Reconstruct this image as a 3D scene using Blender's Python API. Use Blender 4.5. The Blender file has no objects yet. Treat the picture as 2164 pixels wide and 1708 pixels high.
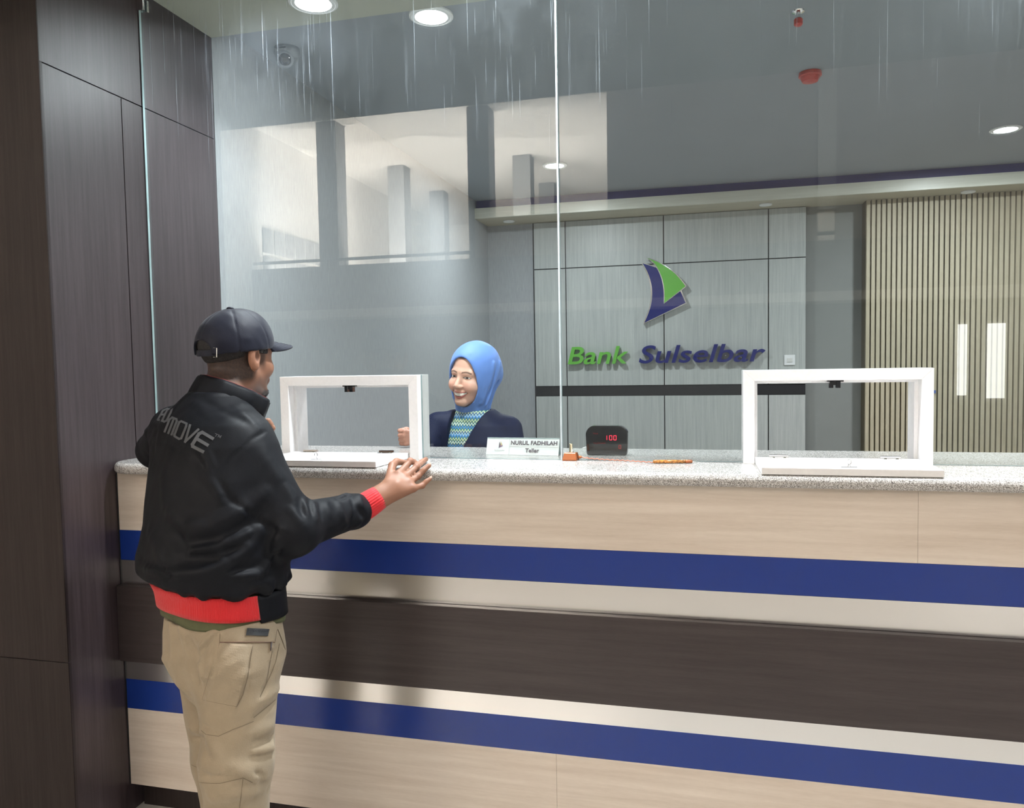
import bpy, bmesh, math, random
import numpy as np
from mathutils import Vector, Matrix
from mathutils.bvhtree import BVHTree

# ------------------------------------------------------------------ camera, world, light, exposure
sc = bpy.context.scene
COL = sc.collection
IW, IH, FPX = 2164.0, 1708.0, 1636.5
YAW, PITCH, ROLL = 0.24579636, 0.0539808, -0.0175107
CAM = np.array([0.0, 0.0, 1.514])
_f = np.array([-math.sin(YAW)*math.cos(PITCH), math.cos(YAW)*math.cos(PITCH), -math.sin(PITCH)])
_r0 = np.array([math.cos(YAW), math.sin(YAW), 0.0]); _u0 = np.cross(_r0, _f)
CR = _r0*math.cos(ROLL) + _u0*math.sin(ROLL)
CU = -_r0*math.sin(ROLL) + _u0*math.cos(ROLL)
CF = _f
cd = bpy.data.cameras.new('camera'); cam = bpy.data.objects.new('camera', cd); COL.objects.link(cam)
cd.sensor_fit = 'HORIZONTAL'; cd.sensor_width = 36.0; cd.lens = FPX/IW*36.0; cd.clip_start = 0.05; cd.clip_end = 200
M = Matrix(((CR[0], CU[0], -CF[0], CAM[0]), (CR[1], CU[1], -CF[1], CAM[1]), (CR[2], CU[2], -CF[2], CAM[2]), (0, 0, 0, 1)))
cam.matrix_world = M
sc.camera = cam
sc.view_settings.view_transform = 'Standard'
try: sc.view_settings.look = 'None'
except Exception: pass
sc.view_settings.exposure = 0.0
sc.view_settings.gamma = 1.0
sc.view_settings.use_curve_mapping = False
wd = bpy.data.worlds.new('world'); sc.world = wd; wd.use_nodes = True
wd.node_tree.nodes['Background'].inputs[0].default_value = (0.95, 0.97, 1.0, 1)
wd.node_tree.nodes['Background'].inputs[1].default_value = 1.0

def area(name, loc, target, sx, sy, power, col, shape='RECTANGLE', spread=180):
    l = bpy.data.lights.new(name, 'AREA'); l.shape = shape; l.size = sx; l.size_y = sy
    l.energy = power; l.color = col; l.spread = math.radians(spread)
    o = bpy.data.objects.new(name, l); COL.objects.link(o); o.location = loc
    d = (Vector(target)-Vector(loc)).normalized()
    o.rotation_euler = d.to_track_quat('-Z', 'Y').to_euler()
    return o
WARM = (1.0, 0.93, 0.84); COOL = (0.90, 0.96, 1.0)
area('hall_front_fill', (1.0, 0.75, 4.6), (0.5, -10, 3.6), 13, 2.6, 600, (1.0, 0.96, 0.91))       # unseen fill light added over the counter front, facing the hall
area('hall_top_fill', (2.5, -4.0, 5.9), (2.5, -4.0, 0), 5, 5, 120, (1.0, 0.97, 0.94))  # unseen area light added overhead to brighten the hall
area('balcony_fill', (-5.6, -9.7, 2.75), (-6.2, -14.5, 6.0), 5.4, 0.8, 5200, (1.0, 0.93, 0.86))  # added light hidden behind the parapet, brightens the mirrored upper hall
LAMPS = [(-1.055, 2.995, 2.9, 17), (1.75, 3.03, 2.9, 38), (-1.03, 5.46, 2.9, 34), (1.80, 5.46, 2.9, 52), (-1.372, 2.62, 2.83, 12), (-0.55, 2.18, 2.83, 30), (0.9, 2.18, 2.83, 30)]
for i, (x, y, z, k) in enumerate(LAMPS):
    area('downlight_lamp', (x, y, z-0.018), (x, y, 0), 0.15, 0.15, k, COOL, 'DISK', 180 if i in (0, 2, 3) else (145 if z > 2.85 else 130))

def pt(x, y, d):                      # point d metres in front of the lens plane, for measuring the photograph
    return CAM + (CR*(x-IW/2)/FPX - CU*(y-IH/2)/FPX + CF)*d
def pl(x, y, ax, v):                  # where the sight line meets an axis plane
    r = CR*(x-IW/2)/FPX - CU*(y-IH/2)/FPX + CF
    return CAM + r*((v-CAM[ax])/r[ax])

# ------------------------------------------------------------------ helpers
def tag(o, label=None, cat=None, group=None, kind=None):
    if label: o['label'] = label
    if cat: o['category'] = cat
    if group: o['group'] = group
    if kind: o['kind'] = kind
    return o
def empty(name, loc, label=None, cat=None, group=None):
    o = bpy.data.objects.new(name, None); COL.objects.link(o); o.location = loc
    o.empty_display_size = 0.05; o['_w'] = [float(v) for v in loc]
    return tag(o, label, cat, group)
def org(o):
    return np.array(o['_w']) if '_w' in o.keys() else np.zeros(3)
def obj(name, vf, mat, parent=None, loc=None, smooth=False, kind=None, bevel=0, label=None, col=None, matidx=None):
    V, F = vf
    V = np.asarray(V, float).reshape(-1, 3)
    if loc is None: loc = org(parent) if parent is not None else np.array([V[:, 0].mean(), V[:, 1].mean(), V[:, 2].min()])
    loc = np.asarray(loc, float)
    me = bpy.data.meshes.new(name)
    me.from_pydata([tuple(v) for v in (V-loc)], [], [tuple(int(i) for i in f) for f in F])
    me.update()
    mats = mat if isinstance(mat, (list, tuple)) else [mat]
    for m in mats: me.materials.append(m)
    if matidx is not None:
        for p, i in zip(me.polygons, matidx): p.material_index = int(i)
    if smooth:
        for p in me.polygons: p.use_smooth = True
    if col is not None:
        a = me.color_attributes.new('Col', 'FLOAT_COLOR', 'POINT')
        c4 = np.ones((len(V), 4)); c4[:, :3] = col
        a.data.foreach_set('color', c4.ravel())
    o = bpy.data.objects.new(name, me); COL.objects.link(o)
    o['_w'] = [float(v) for v in loc]
    if parent is not None:
        o.parent = parent; o.location = loc - org(parent)
    else: o.location = loc
    if bevel:
        b = o.modifiers.new('bevel', 'BEVEL'); b.width = bevel; b.segments = 2; b.limit_method = 'ANGLE'; b.angle_limit = math.radians(40)
    if kind: o['kind'] = kind
    if label: o['label'] = label
    return o
def join(*ms):
    V = []; F = []; n = 0
    for v, f in ms:
        V.append(np.asarray(v, float).reshape(-1, 3)); F += [tuple(i+n for i in q) for q in f]; n += len(V[-1])
    return np.vstack(V), F
def box(x0, x1, y0, y1, z0, z1):
    V = [(x, y, z) for x in (x0, x1) for y in (y0, y1) for z in (z0, z1)]
    return np.array(V, float), [(0, 1, 3, 2), (4, 6, 7, 5), (0, 4, 5, 1), (2, 3, 7, 6), (0, 2, 6, 4), (1, 5, 7, 3)]
def prism(poly, axis, a0, a1):
    """extrude a 2D polygon along an axis; poly pairs are the two other axes in order"""
    n = len(poly); V = []
    for a in (a0, a1):
        for (p, q) in poly:
            V.append({0: (a, p, q), 1: (p, a, q), 2: (p, q, a)}[axis])
    F = [tuple(range(n))[::-1], tuple(range(n, 2*n))] + [(i, (i+1) % n, n+(i+1) % n, n+i) for i in range(n)]
    return np.array(V, float), F
def frame(d):
    d = np.asarray(d, float); d = d/np.linalg.norm(d)
    u = np.cross(d, [0, 0, 1.0])
    if np.linalg.norm(u) < 1e-3: u = np.cross(d, [0, 1.0, 0])
    u /= np.linalg.norm(u); return u, np.cross(u, d), d
def tube(pts, r, n=12, cap=True):
    pts = np.asarray(pts, float); m = len(pts); rr = np.broadcast_to(np.asarray(r, float), (m,))
    V = []; u = None
    for i in range(m):
        t = pts[min(i+1, m-1)]-pts[max(i-1, 0)]; t = t/ (np.linalg.norm(t)+1e-12)
        if u is None: u = frame(t)[0]
        u = u-t*(u@t); u /= np.linalg.norm(u); w = np.cross(t, u)
        for k in range(n):
            a = 2*math.pi*k/n; V.append(pts[i]+rr[i]*(u*math.cos(a)+w*math.sin(a)))
    F = [(i*n+k, i*n+(k+1) % n, (i+1)*n+(k+1) % n, (i+1)*n+k) for i in range(m-1) for k in range(n)]
    if cap: F += [tuple(range(n))[::-1], tuple(range((m-1)*n, m*n))]
    return np.array(V), F
def lathe(c, prof, n=32, axis=(0, 0, 1)):
    """prof: list of (radius, height along axis)"""
    u, w, d = frame(axis); V = []
    for (r, h) in prof:
        for k in range(n):
            a = 2*math.pi*k/n; V.append(np.asarray(c)+d*h+max(r, 1e-4)*(u*math.cos(a)+w*math.sin(a)))
    m = len(prof)
    F = [(i*n+k, i*n+(k+1) % n, (i+1)*n+(k+1) % n, (i+1)*n+k) for i in range(m-1) for k in range(n)]
    F += [tuple(range(n))[::-1], tuple(range((m-1)*n, m*n))]
    return np.array(V), F
def rings(R, closed=True, cap=False):
    """loft a list of rings of points"""
    R = [np.asarray(r, float) for r in R]; n = len(R[0]); V = np.vstack(R); F = []
    for i in range(len(R)-1):
        for k in range(n if closed else n-1):
            F.append((i*n+k, i*n+(k+1) % n, (i+1)*n+(k+1) % n, (i+1)*n+k))
    if cap: F += [tuple(range(n))[::-1], tuple(range((len(R)-1)*n, len(R)*n))]
    return V, F
def sheet(R, off, closed=False):
    """give a lofted sheet of rings thickness: off = matching rings of the other side"""
    a, fa = rings(R, closed); b, fb = rings(off, closed); n = len(R[0]); m = len(R); N = n*m
    F = list(fa)+[tuple(N+i for i in f[::-1]) for f in fb]
    for k in range(n if closed else n-1):
        F.append((k, N+k, N+(k+1) % n, (k+1) % n)); q = (m-1)*n
        F.append((q+k, q+(k+1) % n, N+q+(k+1) % n, N+q+k))
    if not closed:
        for i in range(m-1):
            F.append((i*n, (i+1)*n, N+(i+1)*n, N+i*n)); e = n-1
            F.append((i*n+e, N+i*n+e, N+(i+1)*n+e, (i+1)*n+e))
    return np.vstack([a, b]), F

# ------------------------------------------------------------------ materials
def newmat(name):
    m = bpy.data.materials.new(name); m.use_nodes = True; nt = m.node_tree
    return m, nt, nt.nodes['Principled BSDF']
def N(nt, t, **kw):
    n = nt.nodes.new(t)
    for k, v in kw.items():
        if k.startswith('i_'): n.inputs[k[2:].replace('_', ' ')].default_value = v
        else: setattr(n, k, v)
    return n
def L(nt, a, b): nt.links.new(a, b)
def mat(name, col, rough=0.5, metal=0.0, spec=0.5, emit=None, es=0.0, coat=0.0, nscale=None, namt=0.1, stretch=(1, 1, 1), bump=0.0, bscale=None, bstretch=None, sheen=0.0, rvar=0.0):
    m, nt, b = newmat(name)
    b.inputs['Base Color'].default_value = (*col, 1); b.inputs['Roughness'].default_value = rough
    b.inputs['Metallic'].default_value = metal; b.inputs['Specular IOR Level'].default_value = spec
    b.inputs['Coat Weight'].default_value = coat; b.inputs['Coat Roughness'].default_value = 0.08
    if sheen: b.inputs['Sheen Weight'].default_value = sheen
    if emit: b.inputs['Emission Color'].default_value = (*emit, 1); b.inputs['Emission Strength'].default_value = es
    tc = N(nt, 'ShaderNodeTexCoord')
    if nscale:
        mp = N(nt, 'ShaderNodeMapping'); mp.inputs['Scale'].default_value = stretch
        L(nt, tc.outputs['Object'], mp.inputs['Vector'])
        n = N(nt, 'ShaderNodeTexNoise'); n.inputs['Scale'].default_value = nscale; n.inputs['Detail'].default_value = 6; n.inputs['Roughness'].default_value = 0.6
        L(nt, mp.outputs[0], n.inputs['Vector'])
        r = N(nt, 'ShaderNodeValToRGB'); c = np.array(col)
        r.color_ramp.elements[0].position = 0.3; r.color_ramp.elements[1].position = 0.7
        r.color_ramp.elements[0].color = (*(c*(1-namt)), 1); r.color_ramp.elements[1].color = (*np.minimum(c*(1+namt), 1), 1)
        L(nt, n.outputs['Fac'], r.inputs['Fac']); L(nt, r.outputs['Color'], b.inputs['Base Color'])
        if rvar:
            mr = N(nt, 'ShaderNodeMapRange'); mr.inputs['To Min'].default_value = rough-rvar; mr.inputs['To Max'].default_value = rough+rvar
            L(nt, n.outputs['Fac'], mr.inputs['Value']); L(nt, mr.outputs[0], b.inputs['Roughness'])
    if bump:
        mp = N(nt, 'ShaderNodeMapping'); mp.inputs['Scale'].default_value = bstretch or stretch
        L(nt, tc.outputs['Object'], mp.inputs['Vector'])
        n = N(nt, 'ShaderNodeTexNoise'); n.inputs['Scale'].default_value = bscale or nscale; n.inputs['Detail'].default_value = 4
        L(nt, mp.outputs[0], n.inputs['Vector'])
        bp = N(nt, 'ShaderNodeBump'); bp.inputs['Strength'].default_value = bump; bp.inputs['Distance'].default_value = 0.004
        L(nt, n.outputs['Fac'], bp.inputs['Height']); L(nt, bp.outputs[0], b.inputs['Normal'])
    return m
def wood(name, c0, c1, rough, grain=(1, 1, 30), scale=3.0, spec=0.4, fine=60, coat=0.0):
    m, nt, b = newmat(name); tc = N(nt, 'ShaderNodeTexCoord')
    mp = N(nt, 'ShaderNodeMapping'); mp.inputs['Scale'].default_value = grain; L(nt, tc.outputs['Object'], mp.inputs['Vector'])
    n = N(nt, 'ShaderNodeTexNoise'); n.inputs['Scale'].default_value = scale; n.inputs['Detail'].default_value = 8; n.inputs['Roughness'].default_value = 0.65; n.inputs['Distortion'].default_value = 0.25
    L(nt, mp.outputs[0], n.inputs['Vector'])
    n2 = N(nt, 'ShaderNodeTexNoise'); n2.inputs['Scale'].default_value = fine; n2.inputs['Detail'].default_value = 2; L(nt, mp.outputs[0], n2.inputs['Vector'])
    mx = N(nt, 'ShaderNodeMath', operation='MULTIPLY_ADD'); mx.inputs[1].default_value = 0.3; L(nt, n2.outputs['Fac'], mx.inputs[0]); L(nt, n.outputs['Fac'], mx.inputs[2])
    r = N(nt, 'ShaderNodeValToRGB'); r.color_ramp.elements[0].position = 0.45; r.color_ramp.elements[1].position = 0.85
    r.color_ramp.elements[0].color = (*c0, 1); r.color_ramp.elements[1].color = (*c1, 1)
    L(nt, mx.outputs[0], r.inputs['Fac']); L(nt, r.outputs['Color'], b.inputs['Base Color'])
    b.inputs['Roughness'].default_value = rough; b.inputs['Specular IOR Level'].default_value = spec; b.inputs['Coat Weight'].default_value = coat
    bp = N(nt, 'ShaderNodeBump'); bp.inputs['Strength'].default_value = 0.08; bp.inputs['Distance'].default_value = 0.001
    L(nt, mx.outputs[0], bp.inputs['Height']); L(nt, bp.outputs[0], b.inputs['Normal'])
    return m
def vcol(name, rough=0.5, spec=0.35, sss=0.0, bump=0.0, bscale=200, sheen=0.0):
    m, nt, b = newmat(name); a = N(nt, 'ShaderNodeVertexColor', layer_name='Col'); L(nt, a.outputs['Color'], b.inputs['Base Color'])
    b.inputs['Roughness'].default_value = rough; b.inputs['Specular IOR Level'].default_value = spec
    if sheen: b.inputs['Sheen Weight'].default_value = sheen
    if sss:
        b.inputs['Subsurface Weight'].default_value = sss; b.inputs['Subsurface Radius'].default_value = (1, .35, .2); b.inputs['Subsurface Scale'].default_value = 0.006
    if bump:
        tc = N(nt, 'ShaderNodeTexCoord'); n = N(nt, 'ShaderNodeTexNoise'); n.inputs['Scale'].default_value = bscale; L(nt, tc.outputs['Object'], n.inputs['Vector'])
        bp = N(nt, 'ShaderNodeBump'); bp.inputs['Strength'].default_value = bump; bp.inputs['Distance'].default_value = 0.001
        L(nt, n.outputs['Fac'], bp.inputs['Height']); L(nt, bp.outputs[0], b.inputs['Normal'])
    return m
def granite():
    m, nt, b = newmat('granite'); tc = N(nt, 'ShaderNodeTexCoord')
    v = N(nt, 'ShaderNodeTexVoronoi'); v.inputs['Scale'].default_value = 230; L(nt, tc.outputs['Object'], v.inputs['Vector'])
    n = N(nt, 'ShaderNodeTexNoise'); n.inputs['Scale'].default_value = 400; n.inputs['Detail'].default_value = 3; n.inputs['Roughness'].default_value = 0.7; L(nt, tc.outputs['Object'], n.inputs['Vector'])
    r = N(nt, 'ShaderNodeValToRGB'); e = r.color_ramp.elements
    e[0].position = 0.36; e[0].color = (0.05, 0.045, 0.04, 1); e[1].position = 0.47; e[1].color = (0.36, 0.33, 0.30, 1)
    q = r.color_ramp.elements.new(0.58); q.color = (0.68, 0.67, 0.65, 1)
    L(nt, n.outputs['Fac'], r.inputs['Fac'])
    mx = N(nt, 'ShaderNodeMix', data_type='RGBA', blend_type='MULTIPLY'); mx.inputs['Factor'].default_value = 0.35
    s = N(nt, 'ShaderNodeSeparateColor'); L(nt, v.outputs['Color'], s.inputs[0])
    mr = N(nt, 'ShaderNodeMapRange'); mr.inputs['To Min'].default_value = 0.45; L(nt, s.outputs[0], mr.inputs['Value'])
    L(nt, r.outputs['Color'], mx.inputs['A']); L(nt, mr.outputs[0], mx.inputs['B'])
    L(nt, mx.outputs['Result'], b.inputs['Base Color']); b.inputs['Roughness'].default_value = 0.18; b.inputs['Specular IOR Level'].default_value = 0.5
    return m
def glass():
    """clear pane with wipe marks and dust: transparent + mirror by Fresnel, thin milky film near the top"""
    m = bpy.data.materials.new('screen_glass'); m.use_nodes = True; nt = m.node_tree; nt.nodes.clear()
    out = N(nt, 'ShaderNodeOutputMaterial'); tr = N(nt, 'ShaderNodeBsdfTransparent'); tr.inputs['Color'].default_value = (0.965, 0.985, 0.98, 1)
    gl = N(nt, 'ShaderNodeBsdfGlossy'); gl.inputs['Roughness'].default_value = 0.0
    fr = N(nt, 'ShaderNodeFresnel'); fr.inputs['IOR'].default_value = 1.52
    gm = N(nt, 'ShaderNodeNewGeometry'); inv = N(nt, 'ShaderNodeMath', operation='SUBTRACT'); inv.inputs[0].default_value = 1.0; L(nt, gm.outputs['Backfacing'], inv.inputs[1])
    mu = N(nt, 'ShaderNodeMath', operation='MULTIPLY'); L(nt, fr.outputs[0], mu.inputs[0]); L(nt, inv.outputs[0], mu.inputs[1])
    mu2 = N(nt, 'ShaderNodeMath', operation='MULTIPLY'); mu2.inputs[1].default_value = 1.7; mu2.use_clamp = True; L(nt, mu.outputs[0], mu2.inputs[0])
    m1 = N(nt, 'ShaderNodeMixShader'); L(nt, mu2.outputs[0], m1.inputs[0]); L(nt, tr.outputs[0], m1.inputs[1]); L(nt, gl.outputs[0], m1.inputs[2])
    tc = N(nt, 'ShaderNodeTexCoord'); sp = N(nt, 'ShaderNodeSeparateXYZ'); L(nt, tc.outputs['Object'], sp.inputs[0])
    def noise(stretch, scale, lo, hi, detail=5, rot=0.0):
        mp = N(nt, 'ShaderNodeMapping'); mp.inputs['Scale'].default_value = stretch; mp.inputs['Rotation'].default_value = (0, rot, 0); L(nt, tc.outputs['Object'], mp.inputs['Vector'])
        n = N(nt, 'ShaderNodeTexNoise'); n.inputs['Scale'].default_value = scale; n.inputs['Detail'].default_value = detail; n.inputs['Roughness'].default_value = 0.65; L(nt, mp.outputs[0], n.inputs['Vector'])
        r = N(nt, 'ShaderNodeMapRange'); r.inputs['From Min'].default_value = lo; r.inputs['From Max'].default_value = hi; L(nt, n.outputs['Fac'], r.inputs['Value']); return r.outputs[0]
    def math2(op, a, b):
        n = N(nt, 'ShaderNodeMath', operation=op)
        for i, v in ((0, a), (1, b)):
            if isinstance(v, (int, float)): n.inputs[i].default_value = v
            else: L(nt, v, n.inputs[i])
        return n.outputs[0]
    streak = noise((16, 1, 0.8), 2.2, 0.60, 0.80, 6, 0.06)
    fine = noise((130, 1, 0.9), 1.6, 0.62, 0.72, 3, -0.05)
    cloud = noise((1.6, 1, 1), 1.3, 0.40, 0.72, 7)
    hz = N(nt, 'ShaderNodeMapRange'); hz.interpolation_type = 'SMOOTHSTEP'; hz.inputs['From Min'].default_value = 0.75; hz.inputs['From Max'].default_value = 1.6; L(nt, sp.outputs['Z'], hz.inputs['Value'])
    a = math2('MULTIPLY', cloud, 0.08); s = math2('MULTIPLY', streak, 0.26); f = math2('MULTIPLY', fine, 0.65)
    t = math2('ADD', math2('ADD', a, s), f); t = math2('MULTIPLY', t, hz.outputs[0]); t = math2('ADD', t, 0.006)
    t = math2('MULTIPLY', t, inv.outputs[0])
    df = N(nt, 'ShaderNodeBsdfDiffuse'); df.inputs['Color'].default_value = (0.80, 0.86, 0.92, 1)
    tl = N(nt, 'ShaderNodeBsdfTranslucent'); tl.inputs['Color'].default_value = (0.80, 0.88, 0.98, 1)
    ms = N(nt, 'ShaderNodeMixShader'); ms.inputs[0].default_value = 0.65; L(nt, df.outputs[0], ms.inputs[1]); L(nt, tl.outputs[0], ms.inputs[2])
    m2 = N(nt, 'ShaderNodeMixShader'); L(nt, t, m2.inputs[0]); L(nt, m1.outputs[0], m2.inputs[1]); L(nt, ms.outputs[0], m2.inputs[2])
    L(nt, m2.outputs[0], out.inputs['Surface']); return m
def steel():
    m, nt, b = newmat('brushed_steel'); tc = N(nt, 'ShaderNodeTexCoord')
    mp = N(nt, 'ShaderNodeMapping'); mp.inputs['Scale'].default_value = (9, 60, 900); L(nt, tc.outputs['Object'], mp.inputs['Vector'])
    n = N(nt, 'ShaderNodeTexNoise'); n.inputs['Scale'].default_value = 1.0; n.inputs['Detail'].default_value = 3; L(nt, mp.outputs[0], n.inputs['Vector'])
    b.inputs['Base Color'].default_value = (0.72, 0.71, 0.70, 1); b.inputs['Metallic'].default_value = 1
    mr = N(nt, 'ShaderNodeMapRange'); mr.inputs['To Min'].default_value = 0.20; mr.inputs['To Max'].default_value = 0.26; L(nt, n.outputs['Fac'], mr.inputs['Value']); L(nt, mr.outputs[0], b.inputs['Roughness'])
    bp = N(nt, 'ShaderNodeBump'); bp.inputs['Strength'].default_value = 0.02; bp.inputs['Distance'].default_value = 0.0003; L(nt, n.outputs['Fac'], bp.inputs['Height']); L(nt, bp.outputs[0], b.inputs['Normal'])
    return m
MT = dict(
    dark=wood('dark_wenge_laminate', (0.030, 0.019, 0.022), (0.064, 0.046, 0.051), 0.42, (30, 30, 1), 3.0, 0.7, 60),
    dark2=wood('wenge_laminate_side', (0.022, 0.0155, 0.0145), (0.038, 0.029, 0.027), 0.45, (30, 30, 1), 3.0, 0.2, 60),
    brown=wood('wenge_counter_laminate', (0.031, 0.0225, 0.022), (0.050, 0.039, 0.038), 0.32, (1, 1, 22), 2.6, 0.45, 40),
    cream=wood('pale_oak_laminate', (0.58, 0.49, 0.405), (0.72, 0.635, 0.545), 0.30, (1, 1, 20), 2.0, 0.4, 40),
    blue=mat('blue_laminate', (0.008, 0.033, 0.22), 0.25, spec=0.45),
    steel=steel(), granite=granite(), glass=glass(),
    gedge=mat('glass_edge', (0.50, 0.66, 0.68), 0.15, spec=0.6, nscale=30, namt=0.25, stretch=(1, 1, 0.2)),
    white=mat('white_foil_wood', (0.88, 0.865, 0.86), 0.35, nscale=4, namt=0.03, stretch=(20, 20, 20)),
    wallg=mat('grey_wallcovering', (0.33, 0.345, 0.355), 0.75, nscale=60, namt=0.10, stretch=(2.5, 2.5, 0.25), bump=0.15),
    wallr=mat('dark_grey_paint', (0.205, 0.215, 0.205), 0.75, nscale=3, namt=0.04),
    ceil=mat('grey_ceiling_paint', (0.27, 0.295, 0.32), 0.85, nscale=2, namt=0.02),
    soff=mat('olive_soffit_paint', (0.40, 0.41, 0.34), 0.85, nscale=2, namt=0.02),
    panel=wood('grey_feature_panel', (0.34, 0.36, 0.35), (0.47, 0.49, 0.47), 0.38, (26, 26, 0.8), 3.0, 0.4, 60),
    black=mat('black_groove', (0.012, 0.012, 0.014), 0.5),
    slat=wood('beige_fluted_panel', (0.38, 0.33, 0.23), (0.47, 0.42, 0.31), 0.5, (20, 20, 1), 3.0, 0.3),
    slatd=mat('fluted_panel_groove', (0.10, 0.085, 0.05), 0.6),
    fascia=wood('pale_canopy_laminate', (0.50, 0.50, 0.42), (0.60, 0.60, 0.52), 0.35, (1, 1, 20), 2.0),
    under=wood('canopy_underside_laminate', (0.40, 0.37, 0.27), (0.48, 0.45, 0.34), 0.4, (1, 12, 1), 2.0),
    bluep=mat('blue_canopy_band', (0.012, 0.018, 0.16), 0.5),
    hallw=mat('cream_hall_paint', (0.79, 0.765, 0.73), 0.8, nscale=1, namt=0.02),
    hallg=mat('grey_hall_column', (0.20, 0.20, 0.20), 0.7, nscale=2, namt=0.05),
    hallp=mat('parapet_paint', (0.30, 0.30, 0.31), 0.7, nscale=2, namt=0.05),
    floor=mat('polished_floor_tile', (0.55, 0.52, 0.48), 0.15, nscale=2, namt=0.05),
    chrome=mat('chrome', (0.85, 0.85, 0.86), 0.08, metal=1.0),
    lamp=mat('lamp_diffuser', (1, 1, 1), 0.5, emit=(0.93, 0.97, 1.0), es=14.0),
    lampoff=mat('unlit_lamp', (0.75, 0.78, 0.76), 0.4),
    plast=mat('white_plastic', (0.75, 0.76, 0.76), 0.3),
    lens=mat('black_gloss', (0.010, 0.011, 0.013), 0.06, spec=0.6, coat=0.5),
    red=mat('red_device_plastic', (0.45, 0.05, 0.04), 0.35),
    sgreen=mat('green_acrylic', (0.13, 0.42, 0.06), 0.15, spec=0.5, coat=0.4),
    sblue=mat('navy_acrylic', (0.012, 0.018, 0.14), 0.12, spec=0.5, coat=0.4),
    copper=mat('copper_plastic', (0.40, 0.13, 0.05), 0.25, metal=0.35),
    amber=mat('amber_mottled_barrel', (0.45, 0.17, 0.03), 0.22, nscale=160, namt=0.8, coat=0.4),
    brass=mat('brass', (0.70, 0.60, 0.42), 0.25, metal=1.0),
    led=mat('red_led', (0.3, 0.0, 0.01), 0.4, emit=(1.0, 0.03, 0.07), es=2.2),
    ledd=mat('dim_red_legend', (0.12, 0.0, 0.0), 0.4, emit=(0.7, 0.03, 0.02), es=0.16),
    card=mat('white_card', (0.86, 0.88, 0.88), 0.4),
    ink=mat('grey_ink', (0.13, 0.11, 0.13), 0.6), inkl=mat('pale_ink', (0.50, 0.52, 0.52), 0.6),
    inkp=mat('purple_ink', (0.30, 0.16, 0.30), 0.6), inkc=mat('ochre_ink', (0.62, 0.50, 0.30), 0.6),
    cable=mat('white_cable', (0.75, 0.75, 0.75), 0.4),
)

# ------------------------------------------------------------------ the room
XW = -1.913; YC = 2.79; YB = 6.86; ZC = 2.90; ZS = 2.83; XR = 4.4
def st(name, vf, m, **k): return obj(name, vf, m, kind='structure', **k)
st('floor', box(-9, 9.5, -17, 7.1, -0.05, 0), MT['floor'])
# dark panelled wall block beside the counter: side face with open joints
def panels_x(x, ys, zs, t=0.012, g=0.004):
    ms = []
    for (y0, y1, z0, z1) in zs: ms.append(box(x-t, x, y0+g/2, y1-g/2, z0+g/2, z1-g/2))
    return join(*ms)
JZ = 2.430; JY = 2.272
st('wall_left', join(box(-3.4, XW-0.012, 1.952, YC-0.001, 0, 3.2)), MT['black'])
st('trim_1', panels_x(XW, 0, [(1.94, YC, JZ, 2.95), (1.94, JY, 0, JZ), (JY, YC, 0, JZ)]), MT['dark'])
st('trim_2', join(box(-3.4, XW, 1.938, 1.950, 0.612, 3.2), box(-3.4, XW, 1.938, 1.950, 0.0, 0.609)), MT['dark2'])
st('wall_left_inner', box(-2.10, XW, YC+0.001, 7.1, 0, 3.0), MT['wallg'])
st('wall_back', box(-2.1, XR, YB, YB+0.12, 0, 3.0), MT['wallr'])
st('wall_back_left', box(XW, -1.45, YB-0.03, YB, 0, 2.9), MT['wallg'])
st('wall_right', box(XR, XR+0.1, 0.89, 7.1, 0, 3.0), MT['wallg'])
st('ceiling', box(-2.1, XR, YC, 7.1, ZC, ZC+0.06), MT['ceil'])
st('ceiling_soffit', box(-8.6, XR+4, 0.89, YC, ZS, ZS+0.13), MT['soff'])
# canopy over the feature wall
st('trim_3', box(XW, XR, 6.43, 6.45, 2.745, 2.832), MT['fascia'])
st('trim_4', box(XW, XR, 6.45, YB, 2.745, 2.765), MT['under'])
st('trim_5', box(XW, XR, 6.47, 6.49, 2.832, ZC), MT['bluep'])
# hall behind the photographer, seen mirrored in the screen
HZ = 6.1
st('ceiling_hall', box(-9, 9.5, -20, 0.95, HZ, HZ+0.1), MT['hallw'])
st('wall_hall_front', box(-9, 9.5, 0.89, 0.97, ZS+0.13, HZ), MT['hallw'])
st('wall_hall_left', box(-9.0, -8.4, -20, 1.95, 0, HZ), MT['hallw'])
st('wall_hall_far', box(-9, 9.5, -20.1, -20, 0, HZ), MT['hallw'])
st('wall_hall_right', join(box(9.4, 9.5, -20, -9.5, 0, HZ), box(9.4, 9.5, -2.0, 7.1, 0, HZ), box(9.4, 9.5, -9.5, -2.0, 2.6, HZ), box(9.4, 9.5, -9.5, -2.0, 0, 0.5)), MT['hallw'])
st('wall_hall_side', box(-9.0, -3.4, 1.95, 2.05, 0, 3.0), MT['hallw'])
st('trim_6', box(XR, 9.5, 0.89, 1.0, 0, ZS), MT['hallw'])
st('balcony_parapet', join(box(-8.4, 9.4, -8.62, -8.5, 2.55, 3.36)), MT['hallp'])
st('balcony_slab', join(box(-8.4, 9.4, -20, -8.45, 2.40, 2.55)), MT['hallw'])
st('balcony_rail', tube([(-8.4, -8.56, 3.48), (9.4, -8.56, 3.48)], 0.03, 8), MT['hallg'])
st('wall_hall_lower', box(-9, 9.4, -9.3, -9.2, 0, 2.4), MT['hallp'])
hall_col = None
for X in (-6.93, -3.95):
    for Y in (-9.0, -12.4, -15.2):
        c = box(X-0.2, X+0.2, Y-0.2, Y+0.2, 2.55, HZ)
        o = obj('hall_column', c, MT['hallg'], kind='structure')
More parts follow.
